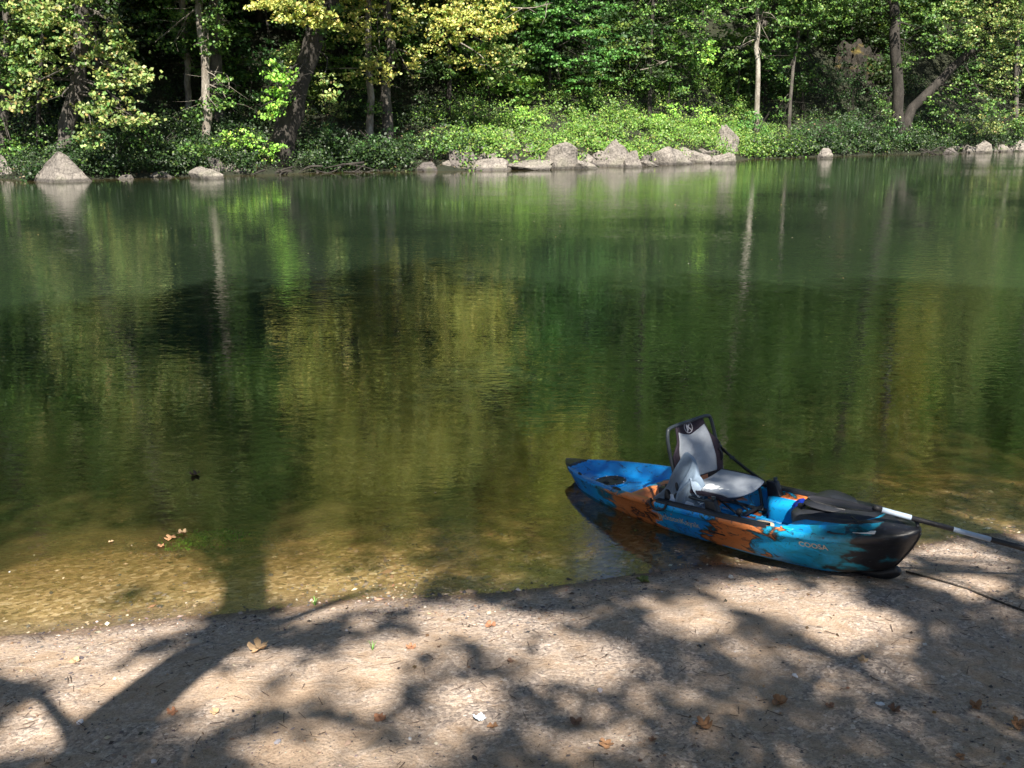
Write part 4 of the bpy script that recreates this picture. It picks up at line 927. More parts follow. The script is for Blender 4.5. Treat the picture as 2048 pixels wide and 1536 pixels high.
def super_ring(x0, x1, w0, n=56, p=3.2, taper=.0):
    cx, rx = (x0 + x1) / 2, (x1 - x0) / 2; R_ = []
    for k in range(n):
        a = 2 * math.pi * k / n; c, s = math.cos(a), math.sin(a)
        u = math.copysign(abs(c) ** (2 / p), c); v = math.copysign(abs(s) ** (2 / p), s)
        R_.append((cx + u * rx, v * w0 * (1 - taper * (u + 1) / 2)))
    return R_
def build_kayak():
    K = empty('kayak', (0, 0, 0)); K.matrix_world = Matrix.Translation(K_T) @ K_M
    tag(K, 'blue, orange and black marbled sit-on-top fishing kayak beached with its black bow on the sand', 'kayak')
    xs_ = np.unique(np.concatenate([np.linspace(0, .3, 26) ** 1.0, np.arange(.3, 3.1, .025), 3.1 + .3 * np.sin(np.linspace(0, math.pi / 2, 26))]))
    G = []
    for x in xs_:
        s = k_section(x); G.append([(a, -b, c) for a, b, c in s[::-1]][:-1] + [(s[0][0], 0, s[0][2])] + [(a, b, c) for a, b, c in s][1:])
    mb = MB(); mb.grid(np.array(G)); hull = mb.build('hull', M_KAYAK, K)
    m = hull.modifiers.new('u', 'SUBSURF'); m.levels = 1; m.render_levels = 1
    # moulded ribs across the cockpit floor
    mb = MB()
    for x in np.arange(1.25, 2.3, .13): mb.tube([(x, -.26, .127), (x, 0, .13), (x, .26, .127)], .012, 6)
    for y in (-.16, .16): mb.tube([(1.2, y, .127), (2.3, y, .127)], .018, 6)
    mb.build('floor_ribs', M_KAYAK, K)
    # tackle ledges either side of the cockpit front
    for s in (-1, 1):
        mb = MB(); prof = []
        for x in np.linspace(2.0, 2.56, 16):
            b = float(k_half(x)) - .05; zs = float(k_sheer(x)); r_ = sstep(2.0, 2.1, x) * .1; 
            prof.append([(x, s * (b + .0), zs - .035), (x, s * (b - .05 - r_ * .5), zs - .045), (x, s * (b - .08 - r_), zs - .055), (x, s * (b - .10 - r_), zs - .09), (x, s * (b - .10 - r_), .12)])
        mb.grid(prof); mb.build('side_ledge', M_KAYAK, K)
    # gear tracks on the gunwales
    for s in (-1, 1):
        mb = MB(); X_ = np.linspace(1.45, 2.47 if s < 0 else 2.58, 30); g_ = []
        for x in X_:
            b = float(k_half(x)); z = float(k_sheer(x)); y0 = b * .955; y1 = b - .052
            g_.append([(x, s * (y0 + .012), z - .012), (x, s * (y0 + .012), z + .010), (x, s * (y0 - .004), z + .014), (x, s * ((y0 + y1) / 2 + .004), z + .014), (x, s * ((y0 + y1) / 2), z + .006), (x, s * ((y0 + y1) / 2 - .004), z + .014), (x, s * (y1 - .004), z + .012), (x, s * (y1 - .006), z - .012)])
        mb.grid(g_); mb.build('gear_track', M_BLACK, K)
    # stern hatch: ring, disc, two finger wells, screws
    hz_ = .188; th = np.linspace(0, 2 * np.pi, 49); mb = MB(); c = (.56, .0)
    mb.tube([(c[0] + .146 * math.cos(a), c[1] + .140 * math.sin(a), hz_ + .004) for a in th], .010, 6); ring = mb.build('hatch_ring', M_KAYAK, K)
    mb = MB(); mb.grid([[(c[0] + r * math.cos(a), c[1] + r * math.sin(a), hz_ + h) for a in th] for r, h in ((.136, .0), (.133, .010), (.117, .012), (.112, .008), (.06, .009), (.001, .009))])
    disc = mb.build('round_hatch', M_BLACK, K)
    for s in (-1, 1):
        mb = MB(); R_ = super_ring(-.028, .028, .020, 20, 2.6)
        mb.grid([[(c[0] + x * k, c[1] + s * .058 + y * k, hz_ + h) for x, y in R_ + R_[:1]] for k, h in ((1, .009), (1, .016), (.8, .017), (.7, .011), (.01, .011))]); mb.build('finger_grip', M_HATCH, disc)
    mb = MB()
    for k in range(8):
        a = k * math.pi / 4 + .3; x, y = c[0] + +.125 * math.cos(a), c[1] + .125 * math.sin(a); mb.tube([(x, y, hz_ + .008), (x, y, hz_ + .016)], .005, 8)
    mb.build('screws', M_LOGO, disc)
    # bow hatch: stepped moulded lid
    lid = MB(); B_ = lambda q, z: [(x, y, z) for x, y in q] + [(q[0][0], q[0][1], z)]
    rings = []
    for (a, b_, w_, z) in ((2.50, 3.20, .285, .34), (2.50, 3.20, .285, .398), (2.515, 3.18, .275, .413), (2.545, 3.14, .245, .419), (2.565, 3.12, .225, .419), (2.575, 3.10, .215, .432), (2.60, 3.05, .195, .440), (2.62, 3.02, .17, .441), (2.8, 2.82, .01, .446)):
        q = super_ring(a, b_, w_, 56, 3.0, .35); rings.append([(x, y, z + .05 * (x - 2.5)) for x, y in q + q[:1]])
    lid.grid(rings); lidO = lid.build('bow_hatch', M_HATCH, K)
    mb = MB()
    for y in (-.09, 0, .09): mb.tube([(2.66, y, .450), (2.9, y * .85, .465)], .010, 6)
    mb.build('lid_ribs', M_HATCH, lidO)
    # flip-up flap lying over the aft half of the lid
    mb = MB(); R_ = super_ring(2.60, 2.88, .20, 40, 3.5, .15); mb.grid([[(2.74 + (x - 2.74) * k, y * k, .458 + h + .10 * (2.88 - x)) for x, y in R_ + R_[:1]] for k, h in ((.97, -.006), (1, .0), (.98, .006), (.5, .009), (.01, .009))]); mb.build('hatch_flap', M_HATCH, K)
    for (x, y) in ((2.58, -.12), (2.58, .12)):
        mb = MB(); mb.box((x, y, .44), (.05, .03, .03)); mb.build('hinge', M_BLACK, lidO, bevel=.004)
    mb = MB(); mb.tube(curve_pts([(3.0, -.17, .468), (3.08, -.2, .460), (3.16, -.17, .462)], 10), .006, 6); mb.build('lid_cord', M_BLACK, lidO)
    # carry handles
    mb = MB(); mb.tube(curve_pts([(3.2, .06, .44), (3.22, .07, .462), (3.3, .05, .468), (3.36, .03, .45), (3.37, .02, .42)], 16), .012, 8); mb.build('carry_handle', M_BLACK, K)
    # seam groove down the stem, skid plate under the bow
    mb = MB(); st = [(s[0] + .004, 0.0, s[2]) for s in k_section(3.4)[:15]]
    st = [(3.4 - .20 * (1 - f) ** 1.3 + .003, 0, .09 + .305 * f) for f in np.linspace(.06, 1, 14)]
    mb.tube(st, .007, 6); mb.build('stem_seam', M_BLACK, K)
    mb = MB(); mb.tube(curve_pts([(2.75, 0, .015), (3.0, 0, .02), (3.14, 0, .04), (3.22, 0, .075), (3.25, 0, .10)], 16), [.03, .034, .036, .036, .038, .04, .042, .043, .044, .044, .043, .042, .04, .036, .03, .02], 10); mb.build('skid_plate', M_BLACK, K)
    # recesses and fittings on the starboard rim
    def oval(x, lift, name, mt, a=.045, b_=.014, par=K):
        b = float(k_half(x)); y = -(b * .955 - .012); z = float(k_sheer(x)) + lift; th = np.linspace(0, 2 * np.pi, 25)
        dx = float(k_half(x + .03) - k_half(x - .03)) / .06
        mb = MB(); mb.grid([[(x + a * k * math.cos(q), y - dx * a * k * math.cos(q) + b_ * k * math.sin(q), z + h) for q in th] for k, h in ((1.1, -.004), (1.0, .004), (.85, .005), (.75, -.001), (.01, -.002))]); return mb.build(name, mt, par)
    oval(.98, .003, 'rim_recess', M_BLACK, .05, .014); oval(2.62, .004, 'rim_recess', M_KAYAK, .05, .018); oval(2.96, .006, 'rim_recess', M_BLACK, .055, .016); oval(.42, .003, 'rim_recess', M_BLACK, .03, .012)
    # paddle clip loop at the aft end of the near track
    mb = MB(); b = float(k_half(1.45)); mb.tube(curve_pts([(1.40, -b + .01, .325), (1.42, -b - .02, .29), (1.48, -b - .03, .26), (1.56, -b - .02, .285), (1.56, -b + .01, .33)], 14), .010, 7); mb.build('paddle_loop', M_BLACK, K)
    # ball mount and tan pad on the starboard ledge
    mb = MB(); bx_, by_ = 2.20, -.335; th = np.linspace(0, 2 * np.pi, 17)
    mb.grid([[(bx_ + r * math.cos(a), by_ + r * math.sin(a), z) for a in th] for r, z in ((.001, .30), (.024, .30), (.024, .315), (.011, .325), (.010, .345), (.016, .352), (.022, .363), (.024, .373), (.022, .383), (.014, .393), (.001, .397))]); mb.build('ball_mount', M_BLACK, K)
    q = super_ring(2.30, 2.45, .05, 36, 2.6); mb = MB(); mb.grid([[(2.375 + (x - 2.375) * k, -.285 + y * k, .300 + h) for x, y in q + q[:1]] for k, h in ((1, -.01), (1, .008), (.95, .012), (.01, .012))]); mb.build('ledge_pad', M_TAN, K)
    # white sticker on the black bow
    mb = MB(); mb.grid([[(x, -float(k_half(x)) * yy, float(k_sheer(x)) + zz) for x in np.linspace(3.06, 3.19, 6)] for yy, zz in ((.90, .013), (.80, .028))])
    mb.build('sticker', M_WHITE, K, solid=.002)
    # lettering on the starboard side
    def on_side(txt, size, x0, z0, tilt, mt, name, shear=0.0, bold=0.0, space=1.0):
        me = text_mesh(txt, size, shear=shear, bold=bold, space=space)
        for v in me.vertices:
            x = x0 + v.co.x; z = z0 + v.co.y + tilt * v.co.x
            v.co = Vector((x, k_side(x, z) - .004, z))
        return link(name, me, mt, K)
    on_side('JacksonKayak', .078, 1.42, .155, .015, M_LETTER, 'maker_lettering', bold=.0006, space=.98)
    on_side('COOSA', .058, 2.70, .235, .02, M_LETTER2, 'model_lettering', bold=.001, space=1.0)
    # seat: frame, back, cushion, straps
    seat = MB(); yb = .275
    U = [(1.63, -yb, .39), (1.59, -yb - .004, .58), (1.555, -yb, .74), (1.54, -yb + .014, .83), (1.535, -yb + .06, .866), (1.535, 0, .87), (1.535, yb - .06, .866), (1.54, yb - .014, .83), (1.555, yb, .74), (1.59, yb + .004, .58), (1.63, yb, .39)]
    seat.tube(curve_pts(U, 60), .0145, 10)
    for s in (-1, 1):
        seat.tube(curve_pts([(1.60, s * .285, .145), (1.61, s * .285, .33), (1.66, s * .285, .362), (1.92, s * .285, .362), (1.975, s * .288, .335), (2.0, s * .29, .14)], 30), .013, 8)
        seat.tube([(1.57, s * .285, .15), (2.1, s * .29, .15)], .013, 8)
    seat.tube([(1.995, -.288, .175), (1.995, .288, .175)], .013, 8); seat.tube([(1.92, -.285, .35), (1.92, .285, .35)], .012, 8); seat.tube([(1.64, -.275, .35), (1.64, .275, .35)], .012, 8)
    for y in (-.12, 0, .12): seat.tube([(1.66, y, .345), (1.985, y, .19)], .009, 6)
    so_ = seat.build('seat', M_TUBE, K); so_.location.x = -.06
    def bk(u, v):   # back surface: u -1..1, v 0..1
        z = .42 + v * .43; x = 1.635 - .095 * v + .03 * math.sin(math.pi * v) * .6 - .035 * (1 - u * u)
        return x, z
    def wing(v): return float(np.interp(v, [0, .06, .12, .55, .64, .74, .88, 1], [.24, .272, .28, .277, .24, .195, .175, .165]))
    g_ = []
    for v in np.linspace(0, 1.02, 36):
        row = []
        for u in np.linspace(-1, 1, 29):
            x, z = bk(u, v); row.append((x, u * wing(v), z))
        g_.append(row)
    mb = MB(); mb.grid(g_); back = mb.build('backrest', M_PAD, so_, solid=.014)
    g_ = []
    for v in np.linspace(0, 1, 30):
        row = []
        for u in np.linspace(-1, 1, 25):
            top = .80 + .12 * abs(u) ** 1.3; vv = .03 + v * (top - .03)
            hw_ = float(np.interp(vv, [0, .06, .3, .6, .8, .95], [.185, .205, .210, .195, .170, .150]))
            y = u * hw_; x, z = bk(y / max(.05, wing(vv)), vv); row.append((x + .0135 + .004 * math.sin(math.pi * v) * math.cos(u * 1.4), y, z))
        g_.append(row)
    mb = MB(); mb.grid(g_); mb.build('mesh_panel', M_MESH, back, solid=.006)
    mb = MB()
    for s in (-1, 1):
        for a, b_ in ((.02, .085), (.055, .13)):
            P_ = []
            for v in np.linspace(.04, .78, 14):
                y = s * (a * (.5 + 1.1 * (1 - v)) ** -1 * .7 + b_ * (v ** 1.6) * .75); y = max(-.14, min(.14, y)); x, z = bk(y / .27, v); P_.append((x + .0175, y, z))
            mb.tube(P_, .0016, 4)
    mb.build('stitching', M_SEAM, back)
    x, z = bk(0, .93); tx = Vector((x + .010, 0, z)); sl_ = Matrix.Rotation(-.30, 3, 'Y')
    mb = MB(); mb.tube([tuple(tx + sl_ @ Vector((0, .045 * math.cos(a), .045 * math.sin(a)))) for a in np.linspace(0, 2 * math.pi, 41)], .0035, 6)
    mb.build('round_emblem', M_LOGO, back)
    me = text_mesh('JK', .066, bold=.002, space=.8); wj = max(v.co.x for v in me.vertices)
    for v in me.vertices: v.co = tx + sl_ @ Vector((.003, v.co.x - wj / 2, v.co.y - .023))
    link('emblem_letters', me, M_LOGO, back)
    # handle grip on the far wing
    mb = MB(); mb.tube(curve_pts([(1.615, .255, .60), (1.635, .262, .57), (1.64, .265, .53), (1.63, .265, .50)], 10), .010, 6); mb.box((1.6, .272, .62), (.03, .02, .05)); mb.build('side_buckle', M_BLACK, back)
    # cushion
    def cush(hw0, x0, x1, lift, name, mt, th_):
        g_ = []
        for a in np.linspace(0, 1, 26):
            row = []
            for u in np.linspace(-1, 1, 27):
                x = x0 + (x1 - x0) * a; hw_ = hw0 * (1 - .10 * a ** 4 - .05 * (1 - a) ** 6); xx = x + .025 * (1 - u * u) * a
                z = .385 + lift + .028 * abs(u) ** 2.2 - .035 * max(0, a - .82) / .18 * max(0, a - .6) + .012 * math.sin(a * 3.1) * (1 - u * u)
                row.append((xx, u * hw_, z))
            g_.append(row)
        mb = MB(); mb.grid(g_); return mb.build(name, mt, so_, solid=th_, bevel=.006)
    cush(.285, 1.64, 2.05, 0, 'seat_pad_border', M_PAD, .03)
    cush(.245, 1.65, 2.075, .014, 'seat_cushion', M_MESH, .016)
    # recline straps
    for s in (1,):
        mb = MB(); a = Vector((1.60, s * .288, .60)); b_ = Vector((2.02, s * .30, .375)); n_ = Vector((0, s * .004, 0)); w3 = Vector((.004, 0, .013)); g_ = []
        for f in np.linspace(0, 1, 8): p_ = a.lerp(b_, f) - Vector((0, 0, .012 * math.sin(math.pi * f))); g_.append([tuple(p_ - w3), tuple(p_ + w3)])
        mb.grid(g_); st_ = mb.build('recline_strap', M_BLACK, so_, solid=.004)
        mb = MB(); c_ = a.lerp(b_, .28) - Vector((0, 0, .01)); mb.box(c_, (.05, .008, .03)); mb.tube([tuple(a + Vector((0, -.01, 0))), tuple(a + Vector((0, .012, 0)))], .016, 12); mb.build('strap_buckle', M_TUBE, st_, bevel=.002)
    # seat mounting brackets
    for (x, y) in ((1.46, -.30), (1.93, -.315), (1.46, .30), (2.03, .315)):
        s = 1 if y > 0 else -1; mb = MB()
        P_ = [(x - .05, .40), (x + .035, .40), (x + .14, .15), (x - .03, .15)]
        V = [(px_, y + d, z) for d in (-.028, .028) for px_, z in P_]
        mb.add(V, [(0, 1, 2, 3), (4, 7, 6, 5), (0, 4, 5, 1), (1, 5, 6, 2), (2, 6, 7, 3), (3, 7, 4, 0)]); br = mb.build('seat_bracket', M_BLACK, K, smooth=False, bevel=.008)
        mb = MB(); mb.tube([(x + .02, y, .395), (x + .02, y, .43)], .016, 12); mb.build('bracket_knob', M_TUBE, br)
    # foot brace rail on the far wall
    mb = MB(); mb.tube([(2.05, .33, .22), (2.5, .31, .24)], .012, 6); mb.box((2.3, .29, .23), (.05, .04, .1)); mb.build('foot_brace', M_BLACK, K, bevel=.006)
    return K
KAY = build_kayak()

# clothing left on the seat: a thin grey hooded shirt and its white sleeve
def build_shirt():
    rng = np.random.default_rng(4); o = empty('shirt', KW(1.62, -.27, .40)); o.rotation_euler = (0, 0, R(-49.7))
    tag(o, 'light grey hooded sun shirt draped over the near side of the kayak seat', 'shirt')
    def lw(x, y, z): return (x - 1.62, y + .27, z - .40)
    def sheet(nu, nv, fn, name, mt, th=.004):
        mb = MB(); mb.grid([[lw(*fn(u, v)) for v in np.linspace(0, 1, nv)] for u in np.linspace(0, 1, nu)])
        s = mb.build(name, mt, o, solid=th); m = s.modifiers.new('u', 'SUBSURF'); m.levels = 1; m.render_levels = 1; return s
    def body(u, v):
        # u runs along the kayak; v from the inner edge over the crest and down the outside
        x = 1.455 + .335 * u; crest = .705 - 1.0 * (u - .36) ** 2 * (1 if u > .36 else 2.2) - .05 * u
        w1 = v - .28; q = u * 1.0 + .42 * w1; s1 = abs(math.sin(q * 7.4 + .6)); s2 = abs(math.sin(q * 15.1 - w1 * 5 + 1.3)); s3 = math.sin(u * 5 - v * 11)
        fold = (.5 - s1 ** .6) * .078 + (.5 - s2 ** .6) * .030 + s3 * .014
        if w1 < 0: return x + .02 * math.sin(v * 9), -.215 - w1 * .42 + fold * .4, crest - 1.2 * w1 * w1 - .22 * -w1 + fold * .35
        k = w1 / .72; hem = .255 + .045 * math.sin(u * 7 + 1) + .05 * max(0, u - .6)
        return x + .05 * k * (u - .4) + .02 * math.sin(k * 4 + u * 3), -.215 - .15 * k ** .65 - fold * min(1, .35 + k * 1.6), crest + (hem - crest) * k ** 1.12 + fold * .25
    sheet(80, 40, body, 'shirt_body', simple('grey_jersey', (.20, .27, .36), .9, .5, 300, .06), .0025)
    def hood(u, v):
        a = -1.5 + 3.6 * u; f = math.sin(u * 14 + v * 5) * .010
        return 1.66 + .13 * v + f, -.24 + .075 * math.cos(a) * (.4 + .6 * math.sin(math.pi * (.15 + .75 * v))) - .03 * v, .46 - .10 * v + .07 * math.sin(a) * (.35 + .6 * math.sin(math.pi * (.2 + .7 * v))) + f
    sheet(40, 24, hood, 'hood', simple('pale_jersey', (.36, .46, .58), .9, .4, 300, .05), .0025)
    def sleeve(u, v):
        a = 2 * math.pi * v; c = 1.76 + .22 * u; w_ = .045 + .018 * math.sin(u * 11) + .01 * math.sin(u * 23 + 1); f = .006 * math.sin(a * 3 + u * 25)
        return c + f, -.16 + .07 * u + math.cos(a) * (w_ + f), .436 - .012 * u + .022 * math.sin(a) * (1 - .3 * u) + .006 * math.sin(u * 30)
    sheet(44, 22, sleeve, 'sleeve', simple('white_jersey', (.80, .82, .82), .9, .4, 300, .04))
    def tail(u, v):
        f = math.sin(u * 13 + v * 4) * .012
        return 1.50 + .26 * u + f * .5, -.315 - .02 * v + f, .335 - .12 * v + .02 * math.sin(u * 9)
    sheet(30, 10, tail, 'shirt_hem', simple('pale_blue_jersey', (.46, .55, .68), .9, .4, 300, .05))
build_shirt()
# blue dry bag crumpled against the console
def build_bag():
    p = KW(2.43, .12, .31); bm = bmesh.new(); bmesh.ops.create_icosphere(bm, subdivisions=4, radius=1)
    for v in bm.verts:
        q = v.co.copy(); n_ = noise.noise(q * 1.7 + Vector((3, 1, 2))) * .25 + abs(noise.noise(q * 4.1)) * .2
        q = q * (1 + n_); q.z = q.z if q.z > -.5 else -.5; q.x *= .075 * (1 - .3 * q.z); q.y *= .085; q.z *= .075; v.co = q
    me = bpy.data.meshes.new('dry_bag'); bm.to_mesh(me); bm.free()
    o = link('dry_bag', me, simple('blue_coated_fabric', (.006, .03, .34), .35, .3, 40, .2), None, True); o.location = p; tag(o, 'crumpled deep blue bag lying behind the black bow hatch', 'bag')
build_bag()

# paddle: blade on the bow hatch, shaft running out of the picture onto the sand
def build_paddle():
    A = pix(1762, 1019, .69); Bp = pix(2048, 1097, .50)
    d = (Bp - A).normalized(); S = A - d * .02
    end = A + d * 1.75
    o = empty('paddle', A); tag(o, 'paddle with black blade on the bow hatch and silver-grey shaft reaching the right edge', 'paddle')
    loc = lambda p: np.array(tuple(p - A))
    M_SIL = simple('silver_grey_shaft', (.42, .52, .66), .35, .1, 200, .08); M_GRIP = simple('black_grip', (.016, .016, .02), .5, .4, 300, .1)
    pts = [pix(x, y, .7) for x, y in ()]
    tt = lambda px_: (px_)
    def along(px_):   # distance along the shaft for photo column px_
        lo, hi = 0, 1.75
        for _ in range(40):
            m = (lo + hi) / 2; P = A + d * m; dep_ = P.y * math.cos(PITCH) - (P.z - CAMH) * math.sin(PITCH)
            if 1024 + FPX * P.x / dep_ < px_: lo = m
            else: hi = m
        return lo
    t1, t2, t3 = along(1822), along(1906), along(1981)
    for (a, b_, r_, m_, nm) in ((-.01, t1, .0185, M_SIL, 'shaft'), (t1, t2, .0175, M_GRIP, 'grip'), (t2, t3, .0165, M_SIL, 'shaft'), (t3, 1.60, .0175, M_GRIP, 'grip')):
        mb = MB(); mb.tube([loc(A + d * a), loc(A + d * (a + b_) / 2) if 0 else loc(A + d * ((a + b_) / 2)), loc(A + d * b_)], r_, 14); mb.build(nm, m_, o)
    mb = MB(); mb.tube([loc(A - d * .05), loc(A - d * .03), loc(A + d * .004)], [.017, .022, .02], 14); mb.build('ferrule', M_GRIP, o)
    side = d.cross(Vector((0, 0, 1))).normalized(); up_ = side.cross(d).normalized()
    def blade(org, dirn, name):
        g_ = []
        for f in np.linspace(0, 1, 24):
            w_ = .074 * (math.sin(math.pi * min(1, .06 + f * .80)) ** .6) * (1 if f < .9 else math.sqrt(max(.05, 1 - ((f - .9) / .1) ** 2)))
            row = []
            for u in np.linspace(-1, 1, 13):
                p = org + dirn * (.44 * f) + side * (u * w_) + up_ * (-.012 * (1 - u * u) + .006 * math.exp(-(u / .12) ** 2) + .02 * f * f - .01)
                row.append(loc(p))
            g_.append(row)
        mb = MB(); mb.grid(g_); mb.build(name, M_GRIP, o, solid=.006)
    blade(A - d * .03, (-d + Vector((-.10, .04, -.14))).normalized(), 'blade')
    q = A + d * 1.60
    blade(q, d, 'blade')
build_paddle()

# rope trailing over the sand from under the bow
def build_rope():
    pts = []
    for (x, y) in [(1812, 1143), (1835, 1148), (1862, 1156), (1885, 1162), (1912, 1170), (1950, 1184), (1990, 1200), (2048, 1221), (2110, 1240)]:
        p = pix(x, y, .15)
        for _ in range(4): p = pix(x, y, hz(p.x, p.y) + .008)
        pts.append(p)
    P = curve_pts(pts, 120); rng = np.random.default_rng(3); P[:, 0] += fnoise(np.arange(120) * .1, np.zeros(120), 1.0, 2) * .012
    mb = MB(); mb.tube(P, .0065 + .0012 * np.sin(np.arange(120) * 1.9), 7)
    tag(mb.build('rope', simple('dark_braided_cord', (.05, .042, .035), .9, .8, 300, .3)), 'thin dark cord lying across the sand from under the bow to the right edge', 'rope')
build_rope()

# ------------------------------------------------------------------ small things on the beach
def on_sand(x, y, lift=0.0):
    p = pix(x, y, .2)
    for _ in range(5): p = pix(x, y, hz(p.x, p.y) + lift)
    return p
def dead_leaf(x, y, wpx, col, label, seed, curl=.5, water_=False, lobes=5, name='fallen_leaf'):
    p = pix(x, y, .004) if water_ else on_sand(x, y, .004)
    dist = math.hypot(p.y, CAMH - p.z); s = wpx * dist / FPX / 2
    rng = random.Random(seed); n = 40; ring = []
    for k in range(n):
        a = 2 * math.pi * k / n; r = .62 + .38 * abs(math.cos(a * lobes / 2)) ** .8 + .05 * math.sin(a * 17 + seed); 
        if abs(a - math.pi) < .25: r *= .6
        ring.append((math.cos(a) * r, math.sin(a) * r * .85))
    V = [(0, 0, 0)]; F = []; ks = 5
    for j in range(1, ks + 1):
        f = j / ks
        for (a, b_) in ring:
            q = Vector((a * f, b_ * f)); z = curl * (q.x * q.x * .55 + .35 * q.y * q.y) * f + .10 * math.sin(q.x * 5 + seed) * f + .07 * math.sin(q.y * 7 + seed * 2)
            V.append((q.x * (1 - curl * .25 * f), q.y, z))
    V = np.array(V) * s
    me = bpy.data.meshes.new(name); faces = []
    for k in range(n): faces.append((0, 1 + k, 1 + (k + 1) % n))
    for j in range(ks - 1):
        for k in range(n):
            a = 1 + j * n + k; b_ = 1 + j * n + (k + 1) % n; faces.append((a, b_, b_ + n, a + n))
    me.from_pydata([tuple(v) for v in V], [], faces); me.update()
    m_ = LM.setdefault(col, simple('dry_leaf', col, .8, .5, 90, .3))
    o = link(name, me, m_, None, True); sm = o.modifiers.new('s', 'SOLIDIFY'); sm.thickness = .0012
    o.location = p - Vector((0, 0, min(0, float(V[:, 2].min())))); o.rotation_euler = (rng.uniform(-.15, .15), rng.uniform(-.15, .15), rng.uniform(0, 6.28))
    return tag(o, label, 'leaf', 'fallen leaves at the near shore')
LM = {}
BR = (.30, .16, .08); TAN = (.42, .29, .17); RUST = (.30, .14, .075); DK = (.16, .09, .06); GRN = (.12, .15, .04)
for i, a in enumerate([(517, 1299, 52, TAN, 'large curled tan leaf on the sand right of the trunk shadow', .9), (980, 1251, 26, RUST, 'orange-brown leaf near the middle of the waterline', .4), (822, 1295, 24, RUST, 'small rusty leaf in the sunlit sand left of centre', .5),
                       (760, 1436, 30, RUST, 'reddish flat leaf between sun and shade low left of centre', .2), (985, 1453, 26, BR, 'brown leaf beside the white scrap', .6), (1152, 1446, 30, DK, 'dark brown leaf in the shade at bottom centre', .8), (1212, 1490, 34, BR, 'brown leaf nearest the bottom edge right of centre', .5),
                       (1560, 1406, 42, BR, 'curled brown leaf with pale rim, largest right of the sunlit patch', 1.0), (1408, 1453, 46, BR, 'long brown curled leaf left of the largest curled one', 1.1), (1660, 1412, 22, DK, 'small dark leaf between two pale chips', .7), (1788, 1420, 30, DK, 'crumpled dark brown leaf at lower right', 1.2),
                       (1950, 1415, 34, BR, 'folded narrow brown leaf at far lower right', 1.3), (2036, 1452, 40, BR, 'crumpled leaf cut by the right edge', 1.1), (1286, 1163, 34, GRN, 'olive green leaf at the waterline beside the hull', .9), (344, 1425, 26, RUST, 'faint reddish leaf on the edge of the trunk shadow', .4),
                       (1725, 1320, 24, TAN, 'tan leaf at the lower tip of the sunlit patch', .8), (430, 1425, 24, TAN, 'small curled pale leaf in the sun right of the trunk shadow', 1.0), (1020, 1322, 16, DK, 'tiny dark leaf in the middle of the dappled sand', .5), (1305, 1480, 20, DK, 'small dark leaf low in the shade between two brown ones', .6),
                       (1920, 1515, 24, BR, 'brown leaf touching the bottom edge at right', .7), (150, 1322, 24, TAN, 'pale flat leaf on the gravel at left', .2)]):
    dead_leaf(a[0], a[1], a[2], a[3], a[4], 11 + i, a[5], lobes=[5, 3, 5, 4][i % 4])
for i, a in enumerate([(365, 1067, 24, TAN, 'curled tan leaf floating near the green algae', 1.0), (341, 1077, 26, BR, 'brown leaf floating left of the curled tan one', .3), (390, 950, 26, DK, 'dark red leaf floating alone far out at left', .9), (322, 1092, 18, BR, 'small brown leaf drifting below the other floating pair', .2), (222, 1083, 12, TAN, 'tiny pale leaf floating over the gravel shallows', .3)]):
    dead_leaf(a[0], a[1], a[2], a[3], a[4], 61 + i, a[5], water_=True)
def chip(x, y, wpx, col, label, seed, name='pebble', cat='stone', fl=.6):
    p = on_sand(x, y); s = wpx * math.hypot(p.y, CAMH - p.z) / FPX / 2; bm = bmesh.new(); bmesh.ops.create_icosphere(bm, subdivisions=3, radius=1)
    for v in bm.verts:
        q = v.co; q = q * (1 + noise.noise(q * 1.3 + Vector((seed, 0, 0))) * .5 + noise.noise(q * 4 + Vector((seed, 0, 0))) * .12); v.co = Vector((q.x * s, q.y * s * .75, q.z * s * fl))
    me = bpy.data.meshes.new(name); bm.to_mesh(me); bm.free(); o = link(name, me, simple(name, col, .75, .3, 200, .12), None, True); o.location = p + Vector((0, 0, s * fl * .5)); o.rotation_euler = (0, 0, seed)
    return tag(o, label, cat, 'pebbles and chips on the sand')
chip(160, 1446, 13, (.60, .60, .64), 'whitish pebble in the sunny patch at lower left', 1); chip(1590, 1352, 13, (.62, .62, .66), 'white oval pebble in the shade right of centre', 2, fl=.4)
chip(1760, 1408, 16, (.70, .70, .72), 'flat white chip in the shade at lower right', 3, fl=.25); chip(1390, 1446, 12, (.55, .52, .50), 'pale chip left of the long curled leaf', 4, fl=.3)
chip(820, 1478, 8, (.6, .6, .62), 'tiny white stone low left of centre', 5); chip(308, 1524, 11, (.5, .5, .55), 'grey pebble at the bottom edge in the trunk shadow', 6); chip(390, 1288, 28, (.40, .34, .28), 'rounded buff stone inside the trunk shadow', 7, fl=.4); chip(1200, 1382, 12, (.35, .33, .36), 'grey stone in dappled shade right of centre', 8)
chip(1850, 1290, 9, (.6, .58, .56), 'small pale pebble in the right-hand shade', 9); chip(555, 1485, 13, (.25, .24, .27), 'dark grey stone in the shade at lower left', 10); chip(1462, 1155, 12, (.6, .58, .55), 'pale pebble in the sun below the hull', 11)
